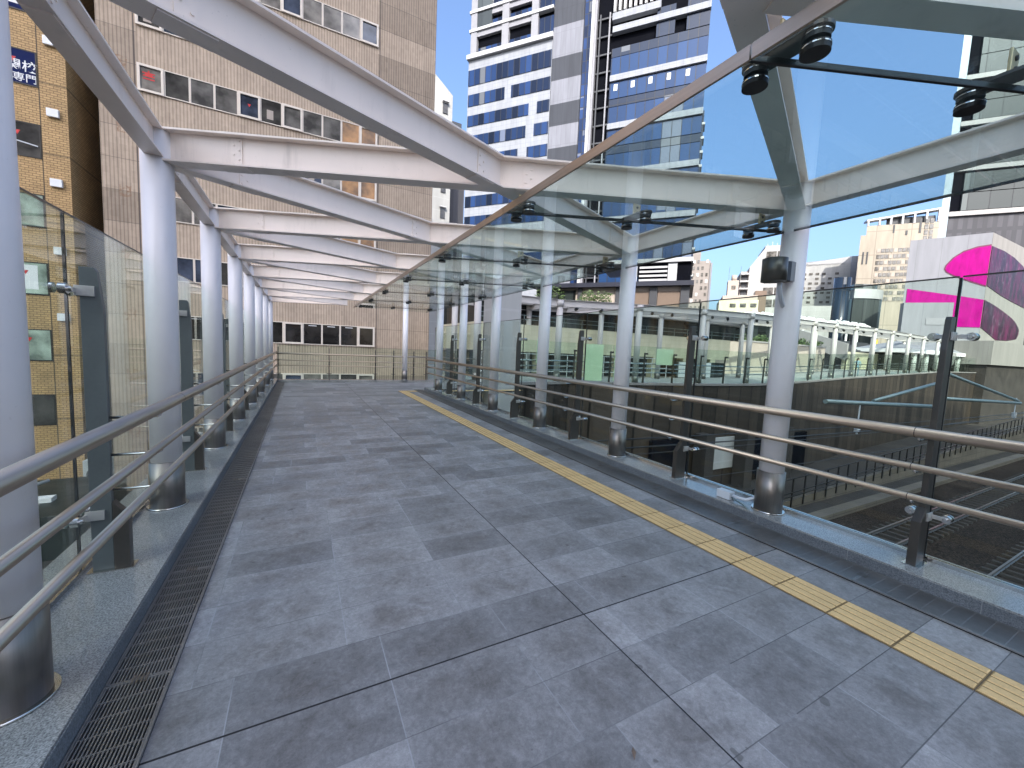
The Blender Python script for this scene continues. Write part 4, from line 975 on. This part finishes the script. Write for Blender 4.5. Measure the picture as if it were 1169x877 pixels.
# cream building
t = broot('cream_building', (173.05, 55.88))
skew(t, 'wall', M['cream'], -14.6, 12, .4, 16, -8, 44.2); skew(t, 'upper_wall', M['cream'], -13.2, 12, .42, 16, 44.2, 47.2)
for i in range(7): bx(t, 'roof_frame', M['t_line'], -13.2+i*2.9, -12.7+i*2.9, .3, .8, 47.2, 48.8+i*.35)
m = MB(); m.prism([(-13.4,48.6),(5,50.9),(5,51.5),(-13.4,49.2)], lambda u, z: (u,.25,z), lambda u, z: (u,3,z)); m.build('roof_edge', M['t_line'], t)
skew(t, 'plant_room', M['dgrey'], -8, 4, 1.5, 6, 47.2, 49.5)
for r in range(9):
    for c in range(8): bx(t, 'window', M['pane_b' if (r*3+c) % 4 else 'beige'], -9.9+c*1.08, -9.0+c*1.08, .3, .39, 22.8+r*1.95, 24.0+r*1.95)
for r in range(4):
    for c in range(2): bx(t, 'window', M['pane_b'], 1.3+c*1.2, 2.2+c*1.2, .3, .41, 41.6+r*1.75, 43.0+r*1.75)
for a, b, z0, z1 in ((-13.6,-13.2,34.8,38.8),(-12.5,-12.1,34.8,38.8),(-6.4,-6.0,44.5,47),(-3.2,-2.7,43.6,45),(.0,.5,44,48.5)): bx(t, 'slot', M['dgrey'], a, b, .3, .39, z0, z1)
tag(t, 'large cream stone building with a grid of small windows', 'building')
# white wide building
t = broot('white_office_building', (176.4, 76.82))
skew(t, 'wall', M['palewhite'], -22, 2.4, .4, 14, -8, 38.6); skew(t, 'stair_tower', M['t_white'], 2.4, 4.6, .3, 14, -8, 41)
m = MB(); m.prism([(-22,38.6),(2.4,38.6),(2.4,41),(-22,37.2)], lambda u, z: (u,.38,z), lambda u, z: (u,2,z)); m.build('parapet', M['t_line'], t)
for r in range(9):
    for c in range(8):
        if (r*5+c*3) % 7 < 5: bx(t, 'window', M['pane_b'], -14+c*2.0, -12.9+c*2.0, .28, .38, 20.5+r*1.75, 21.3+r*1.75)
tag(t, 'white office building with rows of short windows left of the cream one', 'building')
# pink building
ocol = Vector((94.91,20.08,0)) + D45*-2.1
t = broot('pink_fronted_building', ocol)           # local u=0 is the corner, left face along -u
c_, s_ = math.cos(R45), math.sin(R45)
def R(u, z, out=0.0):                              # point on the right face (world x direction) in local axes
    return (u*c_ - (-out)*-s_*-1 if False else u*c_ + (-out)*s_, -u*s_ + (-out)*c_, z)
Lf = lambda u, z, out=0.0: (u, -out, z)
m = MB(); m.add([Lf(-9.6,-8),Lf(0,-8),R(24,-8),R(24,-8,-14),Lf(-9.6,22.0),Lf(0,22.6),R(24,22.9),R(24,22.9,-14)], [(3,2,1,0),(4,5,6,7),(0,1,5,4),(1,2,6,5),(2,3,7,6),(3,0,4,7)])
m.build('wall', M['ledpale'], t)
m = MB(); m.add([R(.02,-8,.04),R(24,-8,.04),R(24,22.88,.04),R(.02,22.58,.04),R(.02,-8,.002),R(24,-8,.002),R(24,22.88,.002),R(.02,22.58,.002)], [(3,2,1,0),(4,5,6,7),(0,1,5,4),(1,2,6,5),(2,3,7,6),(3,0,4,7)])
m.build('right_wall', M['pinkwall_r'], t)
ell = [(-.03,20.63),(-1.5,20.42),(-3.0,19.85),(-4.1,18.95),(-4.85,17.85),(-4.95,17.3),(-4.7,16.85),(-4.05,16.4),(-3.0,15.88),(-1.55,15.23),(-.03,14.62)]
rim = [(u*1.03-.02, 17.6+(z-17.6)*1.07) for u, z in ell]; rim[0] = (-.02, rim[0][1]); rim[-1] = (-.02, rim[-1][1])
MB().prism(rim, lambda u, z: Lf(u,z,.05), lambda u, z: Lf(u,z,.003)).build('rim', M['magrim'], t)
MB().prism(ell, lambda u, z: Lf(u,z,.075), lambda u, z: Lf(u,z,.052)).build('magenta_window', M['magenta'], t)
ellr = [(.03,20.56),(5.9,20.68),(11.5,20.42),(16.9,19.73),(20.5,18.6),(22.0,16.8),(21.6,14.6),(21.3,12.95),(14,13.35),(7.4,13.8),(.03,14.6)]
MB().prism(ellr, lambda u, z: R(u,z,.11), lambda u, z: R(u,z,.045)).build('dark_magenta_window', M['magdark'], t)
low = [(-9.3,14.28),(-3.13,13.1),(-.03,12.45),(-.03,8.17),(-9.3,8.4)]
MB().prism(low, lambda u, z: Lf(u,z,.06), lambda u, z: Lf(u,z,.003)).build('magenta_window', M['magenta'], t)
lowr = [(.03,12.4),(5,12.0),(9.4,11.46),(13.5,10.9),(16.7,10.28),(19.2,9.4),(19.95,8.9),(19.8,8.0),(19.0,7.3),(14,6.8),(8,6.6),(.03,8.17)]
MB().prism(lowr, lambda u, z: R(u,z,.11), lambda u, z: R(u,z,.045)).build('dark_magenta_window', M['magdark'], t)
m = MB(); m.box(-9.9,-3.9,-1.2,.0,-8,11.9); b = m.build('annex', M['ledpale'], t)
bx(t, 'vent_panel', M['t_col'], -7.0, -4.6, -1.26, -1.21, 8.4, 9.5, b)
tag(t, 'pale grey building with bright magenta curved windows', 'building')
# dark tower behind the pink building
t = broot('dark_glass_tower', (122.21, 31.72))
skew(t, 'core', M['dt_rib'], -3.3, 13, .8, 12, -8, 33.3); skew(t, 'edge_fin', M['dt_strip'], -4.7, -3.5, .2, 2, -8, 74)
skew(t, 'upper_core', M['t_dark'], -3.4, 13, 1.0, 12, 33.3, 74)
z = 34.0
while z < 66:
    bx(t, 'stone_band', M['dt_band'], -3.4, 13, .3, .99, z-.6, z+.3); bx(t, 'window_band', M['dt_glass'], -1.5, 13, .6, .99, z+.5, z+4.0); bx(t, 'window_band', M['dt_glass'], -1.5, 13, .6, .99, z+4.15, z+8.0); z += 9.0
tag(t, 'dark grey glass tower rising behind the pink fronted building', 'building')
# mid buildings
t = broot('stepped_white_building', (112.29, 65.39)); 
m = MB(); m.prism([(-5,-8),(-1.7,-8),(-1.7,32),(-5,27)], lambda u, z: (u,.3,z), lambda u, z: (u,12,z)); m.build('side_wall', M['palewhite'], t)
bx(t, 'wall', M['palewhite'], -1.7, 5, .32, 12, -8, 32.6)
for i in range(5): bx(t, 'balcony', M['pane_b'], -1.3, 1.0, .2, .31, 29-i*3.2, 31-i*3.2); bx(t, 'balcony', M['pane_b'], 1.3, 4.5, .2, .31, 29-i*3.2, 31-i*3.2)
bx(t, 'stair_core', M['beige'], -6.9, -5, 1, 10, -8, 26)
for i in range(6): bx(t, 'landing', M['t_line'], -7.1, -4.9, -.2, 1, 25-i*2.0, 25.4-i*2.0); bx(t, 'stair_gap', M['dgrey'], -6.7, -5.2, .8, .99, 25.5-i*2.0-1.9, 25-i*2.0-.1)
for i in range(5): bx(t, 'antenna', M['t_line'], -1+i*1.1, -.9+i*1.1, 2, 2.1, 32.6, 33.6+.4*(i % 2))
bx(t, 'dark_bay', M['brown'], -3.2, -.5, -.4, .29, 12, 20.5)
tag(t, 'stepped white building with outside stairs right of the small yellow one', 'building')
t = broot('yellow_low_building', (112.29, 65.39)); 
bx(t, 'wall', M['pale_tile'], -12.2, -3.0, -6, 3, -8, 17.3); bx(t, 'roof_edge', M['beige'], -11.4, -3.2, -5.6, 3, 17.3, 18.6)
bx(t, 'penthouse', M['beige'], -10.2, -7.6, -3, 0, 18.6, 23.0)
for i in range(3): bx(t, 'window', M['pane_b'], -9.6+i*2.4, -8.2+i*2.4, -6.1, -6.01, 15.4, 16.4)
bx(t, 'window', M['pane_b'], -9.3, -8.3, -3.1, -3.01, 20.6, 21.6)
m = MB(); m.cyl((-8.7,-1.5,23),(-8.7,-1.5,24.6),.7,16); m.build('water_tank', M['beige'], t, True)
for u in (-10.0,-7.2): m = MB(); m.cyl((u,-1.5,22.5),(u,-1.5,27),.05,6); m.build('antenna', M['galv'], t)
tag(t, 'small yellow building with a rooftop hut and water tank', 'building')
# round glass building
t = broot('round_glass_building', (117.25, 45.72))
m = MB(); m.cyl((-4.4,1.5,-8),(-4.4,1.5,22.2),1.7,28); m.build('glass_drum', curtain_glass('dark drum glazing', (.018,.03,.05), .7, -8, 9.0, metal=.15, var=.5, mull=.06), t, True)
arc = [(-2.4+7.2*math.sin(a), 6.3-6.3*math.cos(a)) for a in [i*PI/2/12 for i in range(13)]]
for nm, mt, z0, z1, o in (('lower_glazing','dt_glass',-8,17.2,0),('white_band','t_line',17.2,19.4,.25)):
    p = [(u, y-o) for u, y in arc] + [(4.8+o, 14), (-2.6, 14)]
    MB().prism(p, lambda u, y: (u, y, z0), lambda u, y: (u, y, z1)).build(nm, M[mt], t)
p = [(u*.86-.3, y+.4) for u, y in arc] + [(3.8, 14), (-2.6, 14)]
MB().prism(p, lambda u, y: (u, y, 19.4), lambda u, y: (u, y, 20.6)).build('upper_glazing', M['dt_glass'], t)
bx(t, 'left_wing', M['palewhite'], -14, -6.3, .5, 10, -8, 15.5)
tag(t, 'round glass building with a dark blue drum', 'building')
for i, (x, y) in enumerate(((64,36),(72,35),(84,34))):
    t = empty('lattice_canopy', (x, y, 0)); m = MB()
    for a in range(7):
        for b in range(3):
            m.bar((a*1.5-4.5, b*1.2, 8.2+.25*((a+b) % 2)), (a*1.5-3.2, b*1.2+.9, 8.9-.3*((a*b) % 2)), .3, .22)
            m.bar((a*1.5-4.4, b*1.2+.8, 8.9-.2*((a+b) % 2)), (a*1.5-3.3, b*1.2-.1, 8.3+.3*(b % 2)), .3, .2)
    m.build('lattice_roof', M['white'], t); m = MB()
    for q in (-4,0,4): m.cyl((q,1,0),(q,1,8.4),.18,8)
    m.build('support', M['white'], t); tag(t, ('left','middle','right')[i] + 'most white lattice roof beyond the far canopy' if i != 1 else 'middle white lattice roof beyond the far canopy', 'lattice roof', 'white lattice roofs')
# unseen blocks added behind the viewpoint to put walkway and tracks in shade
for o, (x0, x1, y0, y1, h), lab in (((0,0), (-60,-20,-84,-60,108), 'unseen tall block added behind the viewpoint to shade the walkway'), ((0,0), (-56,14,-150,-120,128), 'unseen broad block added farther behind the viewpoint to shade the tracks')):
    t = empty('shade_block', ((x0+x1)/2, y1, -8))
    O = ((x0+x1)/2, y1, -8)
    m = MB(); m.box(x0,x1,y0,y1,-8.2,h); m.build('wall', M['beige'], t, off=O)
    z = -4
    while z < h-3: m = MB(); m.box(x0+1,x1-1,y1+.01,y1+.12,z,z+1.9); m.build('window_band', M['dt_glass'], t, off=O); z += 3.6
    tag(t, lab, 'building')

# ------------------------------------------------------------------ light, sky, camera
EL = math.radians(40); AZ = Vector((-.45,-.893)).normalized()
sun = bpy.data.lights.new('sun', 'SUN'); sun.energy = 2.0; sun.angle = math.radians(.5); sun.color = (1,.95,.87)
so = bpy.data.objects.new('sun', sun); COL.objects.link(so)
d = Vector((-AZ.x*math.cos(EL), -AZ.y*math.cos(EL), -math.sin(EL))); so.rotation_euler = d.to_track_quat('-Z','Y').to_euler()
w = bpy.data.worlds.new('World'); scn.world = w; w.use_nodes = True; nt = w.node_tree
sky = nt.nodes.new('ShaderNodeTexSky'); sky.sky_type = 'NISHITA'; sky.sun_disc = False; sky.sun_elevation = EL; sky.sun_rotation = math.atan2(AZ.x, AZ.y)
sky.air_density = 1.0; sky.dust_density = 6.0; sky.ozone_density = 6.0
nt.links.new(sky.outputs[0], nt.nodes['Background'].inputs[0]); nt.nodes['Background'].inputs[1].default_value = .15
cam = bpy.data.cameras.new('camera'); co = bpy.data.objects.new('camera', cam); COL.objects.link(co)
cam.sensor_width = 36; cam.lens = 36*455.93/1169; cam.clip_end = 3000; cam.clip_start = .05
yaw, pitch, roll = .4879, .0857, -.0432
fw = Vector((math.sin(yaw)*math.cos(pitch), math.cos(yaw)*math.cos(pitch), -math.sin(pitch))); rt = Vector((math.cos(yaw), -math.sin(yaw), 0)); up = rt.cross(fw)
r2 = rt*math.cos(roll) - up*math.sin(roll); u2 = rt*math.sin(roll) + up*math.cos(roll)
mt = Matrix((r2, u2, -fw)).transposed().to_4x4(); mt.translation = (0,0,1.6); co.matrix_world = mt
scn.camera = co
scn.view_settings.view_transform = 'Standard'; scn.view_settings.look = 'None'; scn.view_settings.gamma = 1; scn.view_settings.exposure = 1.52
scn.cycles.max_bounces = 8; scn.cycles.transparent_max_bounces = 24; scn.cycles.glossy_bounces = 4; scn.cycles.use_denoising = True
scn.cycles.sample_clamp_indirect = 6
